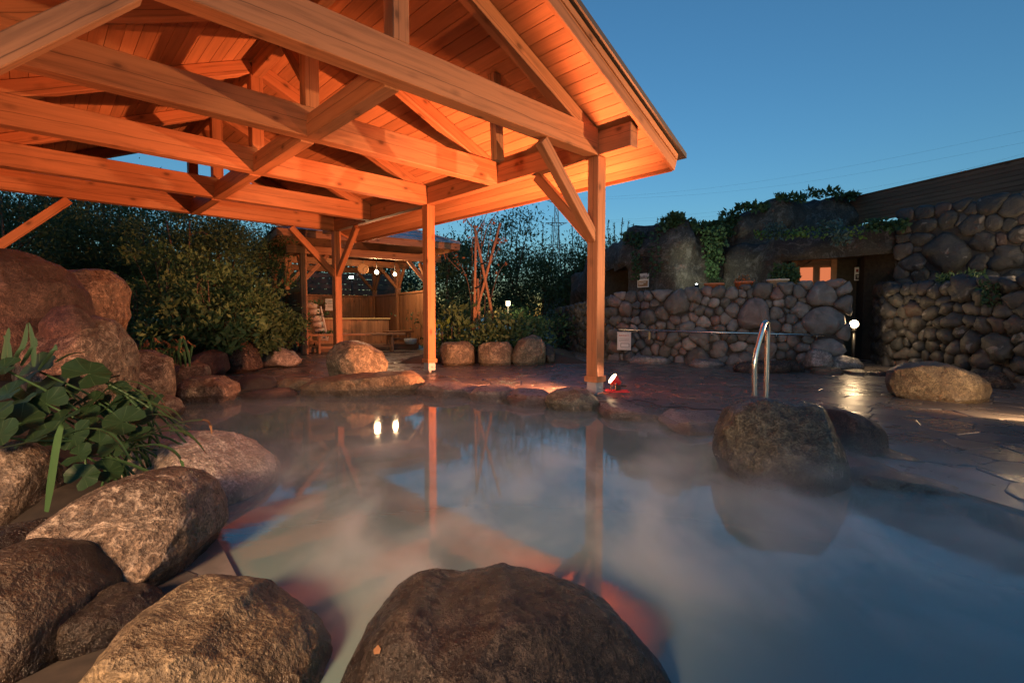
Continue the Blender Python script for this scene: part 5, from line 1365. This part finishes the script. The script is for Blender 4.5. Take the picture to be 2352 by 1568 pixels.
# ================================================================ far pylon and wires
PY = 240.0
c = at(1277, 728, PY); c.z = 0
e = empty('power_pylon', c, 'steel lattice pylon far behind the evergreens, coloured pale for haze', 'pylon')  # pale colour stands in for the haze over the distance
def wz(f): return 3.3 * (1 - f) ** 1.5 + .75
HPY = zt(456, PY); vs, fs = [], []
def bar(a, b, r=.13):
    me = tubeme([a, b], r, 4); k = len(vs); vs.extend(v.co.copy() for v in me.vertices); fs.extend(tuple(k + i for i in p_.vertices) for p_ in me.polygons); bpy.data.meshes.remove(me)
NS = 12
for i in range(NS):
    z0, z1 = HPY * i / NS, HPY * (i + 1) / NS; a_, b_ = wz(i / NS), wz((i + 1) / NS); cs = [(1, 1), (1, -1), (-1, -1), (-1, 1)]
    for j in range(4):
        p0, p1 = Vector((cs[j][0] * a_, cs[j][1] * a_, z0)), Vector((cs[j][0] * b_, cs[j][1] * b_, z1)); k_ = (j + 1) % 4
        q0, q1 = Vector((cs[k_][0] * a_, cs[k_][1] * a_, z0)), Vector((cs[k_][0] * b_, cs[k_][1] * b_, z1)); bar(p0, p1, .16); bar(p0, q1); bar(q0, p1); bar(p1, q1)
link('lattice_tower', mesh('lattice', vs, fs), STEELD, e, Matrix.Translation(c))
ATT = []
for f in (.99, .80, .62):
    vs, fs = [], []; z = HPY * f
    for s in (-1, 1):
        t_ = Vector((s * 5.2, 0, z)); ATT.append(c + t_)
        for dy in (-.7, .7): bar(Vector((0, dy, z)), t_); bar(Vector((s * .8, dy, z - 1.6)), t_); bar(Vector((s * 2.6, dy * .5, z - .8)), Vector((s * 1.2, dy, z)))
    link('cross_arm', mesh('arm', vs, fs), STEELD, e, Matrix.Translation(c))
for i, (x, y) in enumerate(((2400, 290), (2400, 318), (2400, 352), (2400, 372), (2400, 405), (2400, 340))):
    b = at(x, y, 150.0); a_ = ATT[i]
    pts = [a_ + (b - a_) * k - Vector((0, 0, 5.0 * math.sin(math.pi * k))) for k in np.linspace(0, 1, 24)]
    tag(tube('power_line', pts, .018, BLACKP, None, 4), ('highest', 'second highest', 'third', 'fourth', 'lowest', 'fifth')[i] + ' of the faint power lines crossing the sky from the far pylon', 'power line', 'power lines in the sky')

# ================================================================ steam over the pool
STEAM = 3.8
t = NT('steam')
t.t.nodes.remove(t.b)
tc = t.n('TexCoord'); geo = t.n('NewGeometry')
sp = t.n('SeparateXYZ', {0: geo.outputs['Position']})
mp = t.n('Mapping', {'Vector': geo.outputs['Position'], 'Scale': (1.0, .75, 2.2)})
nz = t.n('TexNoise', {'Vector': mp.outputs[0], 'Scale': 2.3, 'Detail': 3.5, 'Roughness': .5, 'Distortion': .4}).outputs[0]
big = t.n('TexNoise', {'Vector': geo.outputs['Position'], 'Scale': .45, 'Detail': 1.0}).outputs[0]
fall = t.n('MapRange', {'Value': sp.outputs[2], 'From Min': ZW, 'From Max': .36, 'To Min': 1.0, 'To Max': 0.0}).outputs[0]
pf = t.n('MapRange', {'Value': nz, 'From Min': .49, 'From Max': .64, 'To Min': 0.0, 'To Max': 1.0}).outputs[0]
bf = t.n('MapRange', {'Value': big, 'From Min': .3, 'From Max': .65, 'To Min': .6, 'To Max': 1.0}).outputs[0]
far = t.n('MapRange', {'Value': sp.outputs[1], 'From Min': 1.5, 'From Max': 4.4, 'To Min': 1.0, 'To Max': .05}, interpolation_type='SMOOTHSTEP').outputs[0]
dl_ = t.math('ADD', t.math('MULTIPLY', t.math('ADD', sp.outputs[0], .4), .775), t.math('MULTIPLY', t.math('SUBTRACT', sp.outputs[1], 1.0), .632))
e1 = t.n('MapRange', {'Value': dl_, 'From Min': .02, 'From Max': .5}, interpolation_type='SMOOTHSTEP').outputs[0]
e2 = t.n('MapRange', {'Value': sp.outputs[1], 'From Min': 1.3, 'From Max': 1.75}, interpolation_type='SMOOTHSTEP').outputs[0]
den = t.math('MULTIPLY', t.math('MULTIPLY', far, t.math('MULTIPLY', e1, e2)), t.math('MULTIPLY', t.math('MULTIPLY', t.math('ADD', pf, .04), bf), t.math('MULTIPLY', t.math('POWER', fall, 1.6), STEAM)))
vp = t.n('VolumePrincipled', {'Color': (.92, .97, 1.0), 'Density': den, 'Anisotropy': .1})
t.t.links.new(vp.outputs[0], t.out.inputs['Volume'])
SP_ = [(x, max(y, 1.28)) for x, y in POOL]; k = len(SP_); z0, z1 = ZW + .004, .36
st = link('steam', mesh('steam', [(x, y, z) for z in (z0, z1) for x, y in SP_], [tuple(range(k)), tuple(range(2 * k - 1, k - 1, -1))] + [(i, k + i, k + (i + 1) % k, (i + 1) % k) for i in range(k)]), t.m)
bm = bmesh.new(); bm.from_mesh(st.data); bmesh.ops.recalc_face_normals(bm, faces=bm.faces); bm.to_mesh(st.data); bm.free()
tag(st, 'drifting white steam lying over the hot water', None, None, 'stuff')
